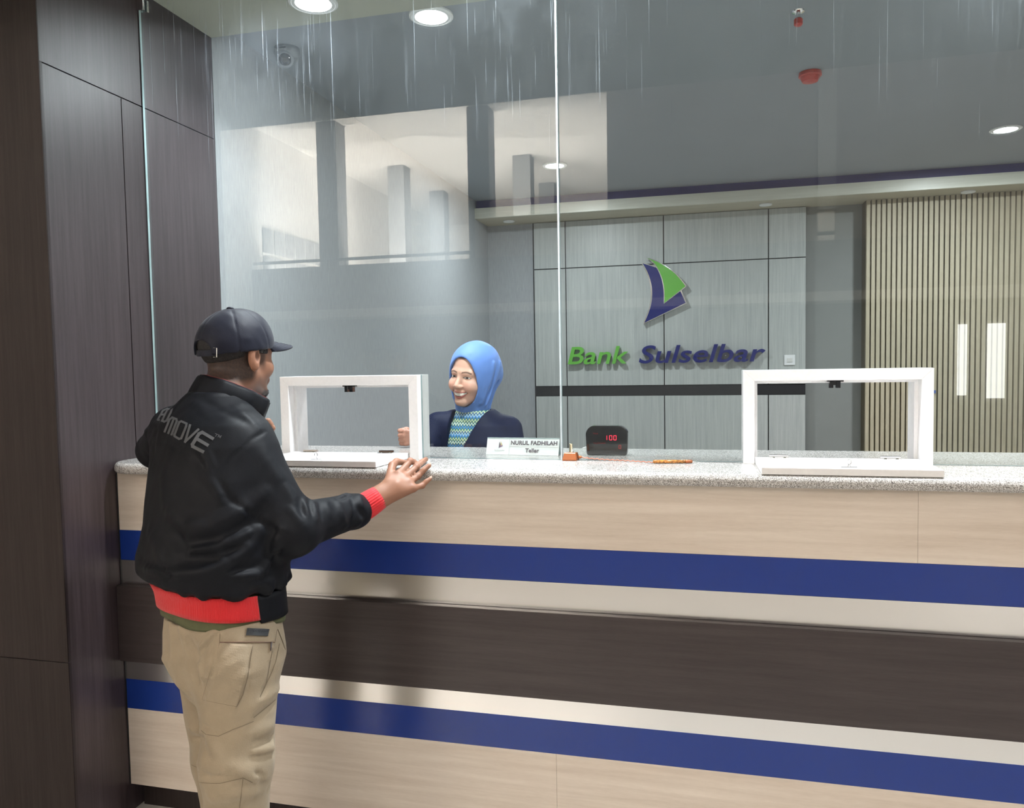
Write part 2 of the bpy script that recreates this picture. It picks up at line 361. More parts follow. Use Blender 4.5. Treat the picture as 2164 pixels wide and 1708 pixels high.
st('wall_hall_upper', join(box(-3.95, -1.6, -8.62, -8.5, 3.36, 4.06), box(-1.6, 1.73, -8.62, -8.5, 3.36, HZ), box(2.0, 9.4, -8.62, -8.5, 3.36, HZ)), mat('grey_hall_wall', (0.52, 0.47, 0.44), 0.8))
st('trim_7', box(1.73, 2.0, -8.70, -8.45, 3.84, HZ), MT['hallw'])
V = []
for i in range(6):
    for j in range(2):
        y1 = -8.9-i*0.42; V.append(box(-8.4, -8.38, y1-0.36, y1, 3.2+j*0.55, 3.2+j*0.55+0.48))
st('window_1', join(*V), MT['hallg'])
# glazed entrance on the hall's far side, daylit
wl = mat('daylit_blind', (0.9, 0.9, 0.88), 0.6, emit=(1.0, 0.99, 0.96), es=12.0)
st('window_2', join(box(3.955, 4.09, -9.19, -9.17, 0.85, 2.0), box(4.385, 4.64, -9.19, -9.17, 0.80, 2.0)), wl)
# ------------------------------------------------------------------ feature wall
YP = 6.82
fw = empty('feature_panelling', (-0.35, YP, 0), 'pale grey panelled feature wall with black joints and one black band', 'wall panelling')
obj('backing', box(-1.492, 0.80, YP-0.006, YB-0.001, 0, 2.744), MT['black'], fw)
xs = [-1.484, -1.197, -0.347, 0.507, 0.798]; zs = [0.02, 1.202, 1.291, 2.333, 2.740]; g = 0.0045
for i in range(4):
    for j in (0, 2, 3):
        obj('panel', box(xs[i]+g, xs[i+1]-(g if i < 3 else 0), YP-0.02, YP-0.006, zs[j]+(g if j != 0 else 0), zs[j+1]-(g if j == 2 else 0)), MT['panel'], fw)
obj('dark_band', box(-1.484, 0.798, YP-0.016, YP-0.006, 1.202+g, 1.291-g), MT['black'], fw, label='black horizontal band')
# fluted panel
fl = empty('fluted_wall_panel', (2.6, 6.76, 0), 'beige vertical fluted slat panelling right of the grey recess', 'wall panelling')
obj('backing', box(1.235, XR-0.002, 6.735, YB-0.001, 0, 2.744), MT['slatd'], fl, label='dark groove backing')
ms = []; x = 1.240
while x < XR-0.05:
    ms.append(box(x, x+0.0262, 6.700, 6.735, 0, 2.744)); x += 0.0376
obj('slats', join(*ms), MT['slat'], fl)
# outlet low on the slats and rocker switch
so = empty('wall_socket', (1.70, 6.70, 1.215), 'small blue socket on the beige slats just above the counter', 'socket')
obj('plate', box(1.715, 1.748, 6.690, 6.704, 1.212, 1.236), mat('blue_socket', (0.05, 0.10, 0.32), 0.4), so)
sw = empty('light_switch', (0.67, YP-0.02, 1.49), 'white square light switch beside the wall lettering', 'light switch')
obj('plate', box(0.631, 0.717, YP-0.030, YP-0.0205, 1.448, 1.534), MT['plast'], sw, bevel=0.006)
obj('rocker', box(0.652, 0.696, YP-0.035, YP-0.030, 1.474, 1.508), mat('switch_rocker', (0.62, 0.62, 0.60), 0.3), sw, bevel=0.002)
# ------------------------------------------------------------------ emblem and letters on the feature wall
def on_wall(x, y, Y): return pl(x, y, 1, Y)
YL = YP-0.075
def crop(p): return (1180+p[0]/4.328, 520+p[1]/4.328)
def smooth_poly(segs):
    out = []
    for s in segs:
        if len(s) == 1: out.append(s[0])
        else:                                   # quadratic bezier p0,c,p1
            p0, c, p1 = [np.array(q, float) for q in s]
            for t in np.linspace(0, 1, 14)[:-1]: out.append(tuple((1-t)**2*p0+2*t*(1-t)*c+t*t*p1))
    return out
blue_px = smooth_poly([[(770, 158), (940, 410), (785, 703)], [(785, 703)], [(1163, 520)], [(1110, 400)], [(1010, 330), (970, 290), (900, 200)], [(900, 200)]])
green_px = smooth_poly([[(805, 108), (870, 135), (900, 190)], [(900, 190), (985, 320), (968, 522)], [(968, 522)], [(1162, 368)], [(1162, 368), (1040, 180), (805, 108)]])
def wall_poly(px, Y0, Y1, name, m, par, grow=0.0):
    P = np.array([on_wall(*crop(p), Y0) for p in px]); q = P[:, [0, 2]]
    if grow:
        c = q.mean(0); n = len(q); o = []
        area2 = sum(q[i][0]*q[(i+1) % n][1]-q[(i+1) % n][0]*q[i][1] for i in range(n)); s = 1 if area2 > 0 else -1
        for i in range(n):
            a = q[i]-q[i-1]; b = q[(i+1) % n]-q[i]; a /= np.linalg.norm(a)+1e-9; b /= np.linalg.norm(b)+1e-9
            nn = np.array([a[1]+b[1], -(a[0]+b[0])])*s; nn /= max(np.linalg.norm(nn), 0.5); o.append(q[i]+nn*grow)
        q = np.array(o)
    return obj(name, prism([tuple(v) for v in q], 1, Y0, Y1), m, par)
em = empty('wall_emblem', (-0.35, YL, 1.85), 'blue and green double sail emblem with chrome edge above the lettering', 'emblem')
wall_poly(blue_px, YL, YL+0.045, 'navy_sail', MT['sblue'], em)
wall_poly(blue_px, YL+0.004, YL+0.050, 'chrome_edge', MT['chrome'], em, 0.012)
wall_poly(green_px, YL-0.012, YL-0.001, 'green_sail', MT['sgreen'], em)
wall_poly(green_px, YL-0.009, YL+0.044, 'chrome_edge', MT['chrome'], em, 0.007)
for (x, z) in ((-0.40, 2.05), (-0.33, 2.2)):
    obj('standoff', tube([(x, YL+0.04, z), (x, YP-0.02, z)], 0.01, 8), MT['chrome'], em)
def text_mesh(s, size=1.0, offset=0.0, extrude=0.05, shear=0.0, res=3):
    cu = bpy.data.curves.new('t', 'FONT'); cu.body = s; cu.size = size; cu.offset = offset; cu.extrude = extrude; cu.shear = shear; cu.resolution_u = res
    o = bpy.data.objects.new('t', cu); COL.objects.link(o); dg = bpy.context.evaluated_depsgraph_get(); dg.update()
    me = bpy.data.meshes.new_from_object(o.evaluated_get(dg)); bpy.data.objects.remove(o)
    V = np.array([v.co[:] for v in me.vertices]); F = [tuple(p.vertices) for p in me.polygons]; bpy.data.meshes.remove(me)
    return V, F
def islands(V, F):
    # weld, then split into pieces
    key = {}; idx = []
    for v in V:
        k = tuple(np.round(v, 5)); idx.append(key.setdefault(k, len(key)))
    par = list(range(len(key)))
    def find(a):
        while par[a] != a: par[a] = par[par[a]]; a = par[a]
        return a
    for f in F:
        for i in f[1:]:
            a, b = find(idx[f[0]]), find(idx[i])
            if a != b: par[a] = b
    groups = {}
    for f in F: groups.setdefault(find(idx[f[0]]), []).append(f)
    out = []
    for fs in groups.values():
        used = sorted({i for f in fs for i in f}); mp = {u: i for i, u in enumerate(used)}
        out.append((V[used], [tuple(mp[i] for i in f) for f in fs]))
    out.sort(key=lambda g: g[0][:, 0].min()); return out
lt = empty('wall_lettering', (-0.35, YL, 1.5), 'raised italic sign reading Bank in green and Sulselbar in navy', 'sign')
for word, m, (xa, xb), in (('Bank', 'sgreen', ((1199.5, 768.5), (1328, 769))), ('Sulselbar', 'sblue', ((1350, 767.5), (1618, 763)))):
    V, F = text_mesh(word, 1.0, 0.012, 0.5, 0.22, 6)
    a = on_wall(*xa, YL); b = on_wall(*xb, YL); w = V[:, 0].max()-V[:, 0].min()
    sx = (b[0]-a[0])/w; capz = 0.150; zb = (a[2]+b[2])/2
    hh = V[:, 1].max(); sy = capz/hh
    W3 = np.stack([a[0]+(V[:, 0]-V[:, 0].min())*sx, YL+0.02-V[:, 2]*0.04, zb+V[:, 1]*sy], 1)
    for (v, f) in islands(W3, F):
        obj('letter', (v, f), MT[m], lt, label='%s letter' % ('green' if m == 'sgreen' else 'navy'))
        c = v.mean(0); obj('standoff', tube([(c[0], YL+0.035, c[2]), (c[0], YP-0.02, c[2])], 0.004, 6), MT['chrome'], lt)
# ------------------------------------------------------------------ ceiling fittings
def lampobj(x, y, z, label, lit=True, r=0.088):
    e = empty('downlight', (x, y, z), label, 'ceiling light', 'round recessed downlights' if lit else 'unlit canopy spots')
    obj('rim', lathe((x, y, z), [(r*0.86, -0.001), (r, -0.001), (r, -0.008), (r*0.9, -0.012), (r*0.86, -0.010)], 40), MT['plast'], e, smooth=False)
    obj('diffuser', lathe((x, y, z), [(r*0.855, -0.002), (r*0.855, -0.009), (r*0.5, -0.012), (0.001, -0.013)], 40), MT['lamp' if lit else 'lampoff'], e)
LN = ['bright round ceiling lamp just right of the dome camera', 'round ceiling lamp near the glass above the right hatch', 'bright round ceiling lamp farther back above the left canopy end', 'bright round ceiling lamp near the right edge above the fluted wall', 'bright round ceiling lamp in the front soffit, leftmost at the top', 'round soffit lamp over the worktop left of the pane joint', 'round soffit lamp over the right part of the worktop']
for (x, y, z, k), n in zip(LAMPS, LN):
    if n: lampobj(x, y, z, n)
for (x, y), n in (((-1.66, 6.62), 'small unlit spot in the canopy underside, leftmost of three'), ((0.47, 6.60), 'small unlit spot in the canopy underside above the right grey panels'), ((1.93, 6.60), 'small unlit spot in the canopy underside above the slats')):
    lampobj(x, y, 2.745, n, False, 0.05)
# dome camera
cc = pl(603, 118, 2, 2.88); cx0 = (float(cc[0]), float(cc[1]))
cv = empty('dome_camera', (cx0[0]+0.02, cx0[1], ZC), 'grey turret security camera on the ceiling by the left wall', 'security camera')
grm = mat('camera_shell', (0.26, 0.28, 0.30), 0.5)
obj('base', lathe((cx0[0]+0.02, cx0[1]-0.02, ZC), [(0.055, 0), (0.056, -0.02), (0.048, -0.042), (0.02, -0.045)], 32), grm, cv, smooth=True)
bc = np.array([cx0[0]+0.02, cx0[1]-0.04, ZC-0.050]); dd = CAM-bc; dd[2] -= 0.2; dd /= np.linalg.norm(dd)
obj('eyeball', lathe(bc, [(0.012, -0.034), (0.028, -0.026), (0.036, -0.01), (0.038, 0.006), (0.034, 0.026), (0.027, 0.032), (0.026, 0.030)], 32, dd), grm, cv, smooth=True)
obj('lens_window', lathe(bc, [(0.026, 0.028), (0.022, 0.034), (0.001, 0.036)], 32, dd), MT['lens'], cv, smooth=True)
obj('slot', box(cx0[0]-0.005, cx0[0]+0.045, cx0[1]-0.080, cx0[1]-0.074, ZC-0.018, ZC-0.014), MT['black'], cv)
# smoke detector and sprinkler
p = pl(1712, 160, 2, 2.885)
sd = empty('smoke_detector', (p[0], p[1], ZC), 'red round smoke detector on the ceiling', 'smoke detector')
obj('base', lathe((p[0], p[1], ZC), [(0.052, 0), (0.054, -0.018), (0.050, -0.022)], 32), MT['red'], sd)
obj('chamber', lathe((p[0], p[1], ZC), [(0.046, -0.022), (0.044, -0.030), (0.036, -0.044), (0.010, -0.047)], 32), MT['red'], sd)
p = pl(1687, 40, 2, 2.87)
sk = empty('fire_sprinkler', (p[0], p[1], ZC), 'small red sprinkler head hanging from the ceiling', 'sprinkler')
obj('escutcheon', lathe((p[0], p[1], ZC), [(0.026, 0), (0.024, -0.004), (0.012, -0.010)], 24), MT['chrome'], sk)
obj('stem', lathe((p[0], p[1], ZC-0.01), [(0.009, 0), (0.009, -0.014), (0.012, -0.015), (0.012, -0.02)], 16), MT['chrome'], sk)
obj('cap', lathe((p[0], p[1], ZC-0.030), [(0.013, 0.002), (0.017, -0.003), (0.017, -0.022), (0.013, -0.027), (0.004, -0.028)], 20), MT['red'], sk)
# ------------------------------------------------------------------ the counter
X0 = XW; X1 = 3.9
ct = empty('teller_counter', (0.6, 2.4, 0), 'long teller counter with pale oak, blue, steel and wenge stripes', 'counter')
YF = 2.174; T = 0.006
obj('carcass', box(X0+0.004, X1, YF+T, 2.42, 0.10, 1.1695), MT['dark2'], ct)
for xj, z0_, z1_, nm_ in ((0.53, 0.9755, 1.1698, 'upper'), (-0.43, 0.099, 0.3635, 'lower')):
    for a, b in ((X0+0.003, xj-0.0003), (xj+0.0003, X1)):
        obj('oak_panel', box(a, b, YF, YF+T, z0_, z1_), MT['cream'], ct, label=nm_+' pale oak panel')
obj('blue_stripe', box(X0+0.003, X1, YF-0.0005, YF+T, 0.8745, 0.975), MT['blue'], ct, label='upper blue stripe')
obj('blue_stripe', box(X0+0.003, X1, YF-0.0005, YF+T, 0.364, 0.4655), MT['blue'], ct, label='lower blue stripe')
obj('steel_strip', box(X0+0.003, X1, YF-0.0008, YF+T, 0.793, 0.874), MT['steel'], ct, label='upper brushed steel strip')
obj('steel_strip', box(X0+0.003, X1, YF-0.0008, YF+T, 0.466, 0.536), MT['steel'], ct, label='lower brushed steel strip')
obj('wenge_band', box(X0+0.003, X1, 2.147, YF+T, 0.537, 0.792), MT['brown'], ct, bevel=0.001)
obj('toe_kick', box(X0+0.01, X1, YF+0.05, YF+0.07, 0.0, 0.10), MT['dark2'], ct)
obj('side_filler', box(X0+0.0005, X0+0.003, YF-0.004, YF+0.01, 0.1, 1.17), MT['black'], ct)
# granite worktop, bullnose front, rounded corner by the wall
r = 0.018; prof = []
for a in np.linspace(-90, 90, 13): prof.append((2.120+r-r*math.cos(math.radians(a)), 1.188+r*math.sin(math.radians(a))))
prof += [(2.700, 1.206), (2.700, 1.170)]
R = []
for x, dy in ((XW+0.001, 0.070), (XW+0.006, 0.045), (XW+0.02, 0.022), (XW+0.04, 0.008), (XW+0.07, 0.0), (X1, 0.0)):
    R.append([(x, y+dy if y < 2.3 else y, z) for (y, z) in prof])
gt = obj('granite_worktop', rings(R, True, True), MT['granite'], smooth=False)
tag(gt, 'speckled grey granite worktop with a rounded front edge on the counter', 'worktop')
ZT = 1.206
# ------------------------------------------------------------------ glass screens with a cut-out for each window
W1 = (-1.392, -0.900); W2 = (0.105, 0.607); FZ = 1.478
def pane(x0, x1, y0, holes, label):
    z0 = ZT+0.001; z1 = 2.822; P = [(x0, z0)]
    for (a, b) in holes: P += [(a-0.0005, z0), (a-0.0005, FZ+0.0005), (b+0.0005, FZ+0.0005), (b+0.0005, z0)]
    P += [(x1, z0), (x1, z1), (x0, z1)]
    V, F = prism(P, 1, y0, y0+0.010)
    mi = [0, 0]+[1]*(len(F)-2)
    return tag(obj('glass_screen', (V, F), [MT['glass'], MT['gedge']], matidx=mi), label, 'glass screen', 'glass panes on the counter')
pane(XW+0.004, -0.4408, 2.372, [W1], 'left tall glass pane on the worktop, smeared near the top')
pane(-0.4352, 3.6, 2.372, [W2], 'right tall glass pane on the worktop')
tag(obj('joint_seal', box(-0.4405, -0.4355, 2.370, 2.384, ZT+0.001, 2.822), mat('clear_silicone', (0.62, 0.70, 0.74), 0.15, spec=0.7, nscale=18, namt=0.3, stretch=(1, 1, 0.4))), 'milky vertical silicone joint between the two tall glass panes', 'joint seal')
# clamp at the pane's upper corner by the dark wall
gc = empty('glass_clamp', (XW, 2.377, 2.80), 'small clamp fixing the left glass pane to the dark wall at the ceiling', 'clamp')
obj('block', box(XW+0.001, XW+0.030, 2.362, 2.371, 2.755, 2.795), MT['chrome'], gc, bevel=0.002)
obj('block', box(XW+0.001, XW+0.030, 2.383, 2.392, 2.755, 2.795), MT['chrome'], gc, bevel=0.002)
sr = empty('ceiling_spotlight', (-1.83, 2.42, ZS), 'small chrome ringed spotlight at the top left beside the pane corner', 'spotlight')
rc = (-1.835, 2.36, 2.80)
obj('ring', lathe(rc, [(0.030, 0.03), (0.034, 0.03), (0.036, 0.0), (0.033, -0.002), (0.030, 0.002)], 36), MT['chrome'], sr, smooth=True)
obj('reflector', lathe(rc, [(0.029, 0.02), (0.020, 0.024), (0.001, 0.026)], 30), MT['lens'], sr)
obj('stem', tube([(rc[0], rc[1], 2.82), (rc[0], rc[1], ZS)], 0.015, 10), MT['chrome'], sr)
# ------------------------------------------------------------------ service windows
def service_window(x0, x1, label, fx0, fx1, skew):
    y0, y1 = 2.340, 2.445; w = 0.031
    e = empty('service_window', ((x0+x1)/2, y0, ZT), label, 'service window', 'white service windows')
    def mitre(P): return prism(P, 1, y0, y1)
    obj('jamb', mitre([(x0, ZT), (x0+w, ZT), (x0+w, FZ-w), (x0, FZ)]), MT['white'], e, bevel=0.0008)
    obj('jamb', mitre([(x1-w, ZT), (x1, ZT), (x1, FZ), (x1-w, FZ-w)]), MT['white'], e, bevel=0.0008)
    obj('head', mitre([(x0, FZ), (x0+w, FZ-w), (x1-w, FZ-w), (x1, FZ)]), MT['white'], e, bevel=0.0008)
    for (a, b) in ((x0+w, x0+w+0.010), (x1-w-0.010, x1-w)):
        obj('stop', box(a, b, y0+0.035, y1, ZT, FZ-w), MT['white'], e)
    obj('stop', box(x0+w+0.010, x1-w-0.010, y0+0.035, y1, FZ-w-0.008, FZ-w), MT['white'], e)
    cxm = (x0+x1)/2
    obj('catch', join(box(cxm-0.022, cxm+0.022, y0+0.012, y0+0.030, FZ-w-0.004, FZ-w), box(cxm-0.015, cxm-0.005, y0+0.012, y0+0.030, FZ-w-0.022, FZ-w-0.003), box(cxm+0.003, cxm+0.014, y0+0.012, y0+0.030, FZ-w-0.022, FZ-w-0.003), box(cxm-0.006, cxm+0.004, y0+0.014, y0+0.028, FZ-w-0.014, FZ-w-0.003)), MT['lens'], e, label='black magnetic catch')
    zf = ZT+0.001
    f = obj('flap', (np.array([(fx0+skew, 2.128, zf), (fx1+skew, 2.128, zf), (fx1, 2.352, zf), (fx0, 2.352, zf), (fx0+skew, 2.128, zf+0.018), (fx1+skew, 2.128, zf+0.018), (fx1, 2.352, zf+0.018), (fx0, 2.352, zf+0.018)]), [(3, 2, 1, 0), (4, 5, 6, 7), (0, 1, 5, 4), (1, 2, 6, 5), (2, 3, 7, 6), (3, 0, 4, 7)]), MT['white'], e, bevel=0.001, label='white flap board folded down onto the worktop')
    zt2 = zf+0.018
    for hx in (fx0+0.065, fx1-0.075):
        obj('hinge', join(box(hx-0.026, hx+0.026, 2.318, 2.342, zt2, zt2+0.0022), tube([(hx-0.026, 2.344, zt2+0.004), (hx+0.026, 2.344, zt2+0.004)], 0.0045, 8), lathe((hx-0.015, 2.330, zt2+0.002), [(0.004, 0), (0.003, 0.0015)], 8), lathe((hx+0.015, 2.330, zt2+0.002), [(0.004, 0), (0.003, 0.0015)], 8)), MT['chrome'], f)
    lx = (fx0+fx1)/2+skew; ly = 2.150
    t = np.linspace(0, math.pi, 12)
    loop = [(lx+0.006*math.sin(2*a)*1.0+0, ly, zt2+0.002+0.020*math.sin(a)**0.8 if a not in (0,) else zt2+0.002) for a in t]
    loop = [(lx-0.004, ly, zt2+0.002), (lx-0.001, ly, zt2+0.008), (lx-0.005, ly, zt2+0.013), (lx-0.004, ly, zt2+0.019), (lx, ly, zt2+0.022), (lx+0.004, ly, zt2+0.019), (lx+0.005, ly, zt2+0.013), (lx+0.001, ly, zt2+0.008), (lx+0.004, ly, zt2+0.002)]
    obj('striker', join(box(lx-0.020, lx+0.020, ly-0.006, ly+0.006, zt2, zt2+0.0015), tube(loop, 0.0012, 6)), MT['chrome'], f)
service_window(W1[0], W1[1], 'white hatch frame with lowered flap, between the man and the teller', -1.352, -0.938, -0.018)
service_window(W2[0], W2[1], 'white hatch frame with lowered flap, at the right of the counter', 0.138, 0.574, 0.004)
# ------------------------------------------------------------------ things on the worktop
# name plate behind the glass: folded tent card
pA = pl(1027, 961, 2, ZT); pB = pl(1180, 964, 2, ZT)
ax = (pB-pA); wl_ = np.linalg.norm(ax); ax /= wl_; back = np.cross([0, 0, 1.0], ax); back = back if back[1] > 0 else -back
h = 0.056; lean = 0.020; tl = 0.012
A = pA; B = pB
def npnt(u, v, off=0.0):              # u,v in 0..1 over the front face
    base = A+ax*wl_*u; top = base+back*(lean)+np.array([0, 0, h])
    n = np.cross(ax, (top-base)); n /= np.linalg.norm(n); n = -n if n[1] > 0 else n
    return base+(top-base)*v+n*off
npc = (A+B)/2
nm = empty('name_plate', (npc[0], npc[1], ZT), 'white tent shaped name plate behind the glass in front of the teller', 'name plate')
b0 = A+back*2*lean; b1 = B+back*2*lean; t0 = A+back*lean+np.array([0, 0, h]); t1 = B+back*lean+np.array([0, 0, h]); th = np.array([0, 0, 0.0025])
def thick(q, n, t): q = np.array(q); return np.vstack([q, q+np.asarray(n)*t]), [(0, 1, 2, 3), (7, 6, 5, 4), (0, 4, 5, 1), (1, 5, 6, 2), (2, 6, 7, 3), (3, 7, 4, 0)]
up = np.array([0, 0, 0.0006])
obj('front_face', thick([A+up, B+up, t1, t0], back, 0.002), MT['card'], nm)
obj('rear_face', thick([b0+up, b1+up, t1, t0], -back, 0.002), MT['gedge'], nm, label='translucent rear face')
def plate_text(s, u, v, hgt, m, bold=0.03, name='lettering'):
    V, F = text_mesh(s, 1.0, bold, 0.01, 0.0, 3); cap = 0.70
    uu = u+V[:, 0]*hgt/cap/wl_; vv = v+V[:, 1]*hgt/cap/0.0595
    P = np.array([npnt(a, b, 0.0008+0.02*(c+0.01)) for a, b, c in zip(uu, vv, V[:, 2])])
    obj(name, (P, F), m, nm)
    return uu.max()
plate_text('NURUL FADHILAH', 0.335, 0.60, 0.0135, MT['ink'])
plate_text('Teller', 0.545, 0.17, 0.0135, MT['ink'])
plate_text('BankSulselbar', 0.115, 0.235, 0.0045, MT['inkl'], 0.0)
def pq(us, m, name): obj(name, thick([npnt(a, b, 0.0006) for a, b in us], (npnt(0, 0, 1)-npnt(0, 0, 0)), 0.0006), m, nm)
pq([(0.318, 0.02), (0.3205, 0.02), (0.3205, 0.97), (0.318, 0.97)], MT['inkl'], 'rule')
pq([(0.32, 0.495), (0.995, 0.495), (0.995, 0.505), (0.32, 0.505)], MT['inkl'], 'rule')
pq([(0.17, 0.40), (0.225, 0.50), (0.222, 0.58), (0.190, 0.50)], MT['inkp'], 'emblem')
pq([(0.172, 0.40), (0.195, 0.50), (0.195, 0.62), (0.176, 0.76)], MT['ink'], 'emblem')
pq([(0.198, 0.52), (0.222, 0.56), (0.212, 0.66), (0.190, 0.80)], MT['inkc'], 'emblem')
# queue/amount display
Yd = 2.50; a0 = pl(1238, 963, 1, Yd); a1 = pl(1327, 965, 1, Yd); dw = a1[0]-a0[0]; dh = 0.098; xd = a0[0]
dp = []
for (cx_, cz_, r_, s_) in ((dw-0.010, 0.008, 0.008, -90), (dw-0.030, dh-0.032, 0.030, 0), (0.030, dh-0.032, 0.030, 90), (0.010, 0.008, 0.008, 180)):
    for a in np.linspace(s_, s_+90, 8): dp.append((xd+cx_+r_*math.cos(math.radians(a)), ZT+0.001+cz_+r_*math.sin(math.radians(a))))
dsp = empty('counter_display', (xd+dw/2, Yd, ZT), 'black round shouldered electronic display with red digits behind the glass', 'display')
obj('housing', prism(dp, 1, Yd, Yd+0.030), MT['lens'], dsp, bevel=0.003)
def seg(x, z, w, h2, t, segs, m, name='digit'):
    ms = []
    D = {'a': (x+t, x+w-t, z+h2-t, z+h2), 'g': (x+t, x+w-t, z+h2/2-t/2, z+h2/2+t/2), 'd': (x+t, x+w-t, z, z+t), 'f': (x, x+t, z+h2/2+t/3, z+h2-t*0.7), 'e': (x, x+t, z+t*0.7, z+h2/2-t/3), 'b': (x+w-t, x+w, z+h2/2+t/3, z+h2-t*0.7), 'c': (x+w-t, x+w, z+t*0.7, z+h2/2-t/3)}
    for s in segs: a, b, c, d = D[s]; ms.append(box(a, b, Yd-0.0012, Yd-0.0002, c, d))
    obj(name, join(*ms), m, dsp)
dz = ZT+0.001
seg(xd+dw*0.455, dz+dh*0.50, 0.008, 0.016, 0.0016, 'bc', MT['led']); seg(xd+dw*0.565, dz+dh*0.50, 0.0095, 0.016, 0.0016, 'abcdef', MT['led']); seg(xd+dw*0.665, dz+dh*0.50, 0.0095, 0.016, 0.0016, 'abcdef', MT['led'])
seg(xd+dw*0.785, dz+dh*0.22, 0.0075, 0.012, 0.0010, 'abcdef', mat('faint_red_led', (0.2, 0, 0), 0.4, emit=(1, .05, .05), es=0.5))
for s, u, v, hh in (('Masuk', 0.18, 0.70, 0.0045), ('Yang Dikembali', 0.18, 0.38, 0.0045)):
    V, F = text_mesh(s, 1.0, 0.0, 0.01, 0.0, 2); V = np.stack([xd+dw*u+V[:, 0]*hh/0.7, Yd-0.0006+V[:, 2]*0.02, dz+dh*v+V[:, 1]*hh/0.7], 1); obj('legend', (V, F), MT['ledd'], dsp)
q = pl(1236, 950, 1, 2.56)
obj('cord', tube([(xd-0.030, 2.60, ZT+0.004), (xd-0.022, 2.58, ZT+0.014), (xd-0.008, 2.56, ZT+0.020), (xd+0.004, 2.540, ZT+0.014), (xd+0.012, 2.531, ZT+0.010)], 0.002, 8), MT['cable'], dsp)
# pen on a cord with its weighted holder
pb = pl(1206, 972, 2, ZT)
ph = empty('pen_holder', (pb[0], pb[1], ZT), 'copper coloured pen base at the joint of the glass panes', 'pen holder')
bx, by = pb[0], pb[1]-0.008
bot = [(bx-0.022, by-0.020), (bx+0.022, by-0.020), (bx+0.026, by+0.020), (bx-0.018, by+0.020)]
top = [(bx-0.018, by-0.008), (bx+0.018, by-0.008), (bx+0.022, by+0.014), (bx-0.014, by+0.014)]
obj('base', (np.array([(x, y, ZT) for x, y in bot]+[(x, y, ZT+0.004) for x, y in bot]+[(x, y, ZT+0.024) for x, y in top]), [(3, 2, 1, 0), (8, 9, 10, 11)]+[(i, (i+1) % 4, 4+(i+1) % 4, 4+i) for i in range(4)]+[(4+i, 4+(i+1) % 4, 8+(i+1) % 4, 8+i) for i in range(4)]), MT['copper'], ph, bevel=0.002)
obj('sleeve', lathe((bx+0.002, by+0.004, ZT+0.023), [(0.007, 0), (0.007, 0.003), (0.0055, 0.004), (0.0055, 0.028), (0.0045, 0.029), (0.0045, 0.024)], 16), MT['brass'], ph, smooth=True)
obj('swivel', lathe((bx+0.026, by+0.0, ZT+0.010), [(0.005, 0), (0.005, 0.006), (0.003, 0.010)], 12, (1, 0, 0)), MT['copper'], ph, smooth=True)
P0 = pl(1380, 976, 2, ZT+0.006); P1 = pl(1448, 975.5, 2, ZT+0.006); P2 = pl(1462, 975.5, 2, ZT+0.005); P3 = pl(1469, 975.5, 2, ZT+0.004)
pn = empty('pen', ((P0[0]+P3[0])/2, P0[1], ZT), 'amber and copper pen lying on the worktop, tethered by a cord', 'pen')
obj('barrel', tube([P0, P0+(P1-P0)*0.03, P1], [0.004, 0.0052, 0.0052], 14), MT['amber'], pn, smooth=True)
obj('grip', tube([P1, P2], [0.0056, 0.0048], 14), MT['copper'], pn, smooth=True)
obj('tip', tube([P2, P3], [0.003, 0.001], 10), MT['chrome'], pn, smooth=True)
s0 = np.array([bx+0.033, by, ZT+0.010]); cpts = []; nn = 90
for i in range(nn+1):
    t = i/nn; p = s0*(1-t)+P0*t; p[2] = ZT+0.0042+0.006*(1-t)**6; p[1] += 0.010*math.sin(math.pi*t)
    a = t*2*math.pi*14; cpts.append(p+np.array([0, 0.0014*math.cos(a), 0.0012*math.sin(a)]))
obj('cord', tube(cpts, 0.0017, 6), mat('coiled_cord', (0.52, 0.20, 0.13), 0.35), pn, smooth=True)

# ------------------------------------------------------------------ sculpting tools: smooth implicit surfaces turned into meshes
def seg_t(P, a, b):
    a = np.asarray(a, float); d = np.asarray(b, float)-a
    t = np.clip(((P-a)@d)/(d@d), 0, 1); return t, np.linalg.norm(P-a-t[:, None]*d, axis=1)
def cone(P, a, b, ra, rb):
    t, d = seg_t(P, a, b); return d-(ra+(rb-ra)*t)
def chain(P, pts, rs, k=0.0):
    d = None
    for i in range(len(pts)-1):
        c = cone(P, pts[i], pts[i+1], rs[i], rs[i+1]); d = c if d is None else (np.minimum(d, c) if k == 0 else smin(d, c, k))
    return d
def ell(P, c, r, A=None):
    q = P-np.asarray(c, float)
    if A is not None: q = q@A
    r = np.asarray(r, float); k0 = np.linalg.norm(q/r, axis=1); k1 = np.linalg.norm(q/(r*r), axis=1)
    return k0*(k0-1)/np.maximum(k1, 1e-9)
def smin(a, b, k):
    h = np.maximum(k-np.abs(a-b), 0)/k; return np.minimum(a, b)-h*h*k*0.25
def smax(a, b, k): return -smin(-a, -b, k)
def crease(P, lines, D):
    """add soft ridges (+) and valleys (-) along segments (a, b, width, height)"""
    for (a, b, w, h) in lines:
        t, d = seg_t(P, a, b); D = D-h*np.exp(-(d/w)**2)*np.sin(math.pi*np.clip(t*0.9+0.05, 0, 1))**0.7
    return D
def vnoise(P, s, seed=0):
    q = P*s+seed*17.3; o = np.zeros(len(P))
    rs = np.random.RandomState(seed+5)
    for i in range(5):
        k = rs.normal(size=3); k /= np.linalg.norm(k); f = 1.0+0.35*i
        o += np.sin(q@k*f*2+rs.uniform(0, 6)+1.3*np.sin(q@np.roll(k, 1)*f+rs.uniform(0, 6)))
    return o/5
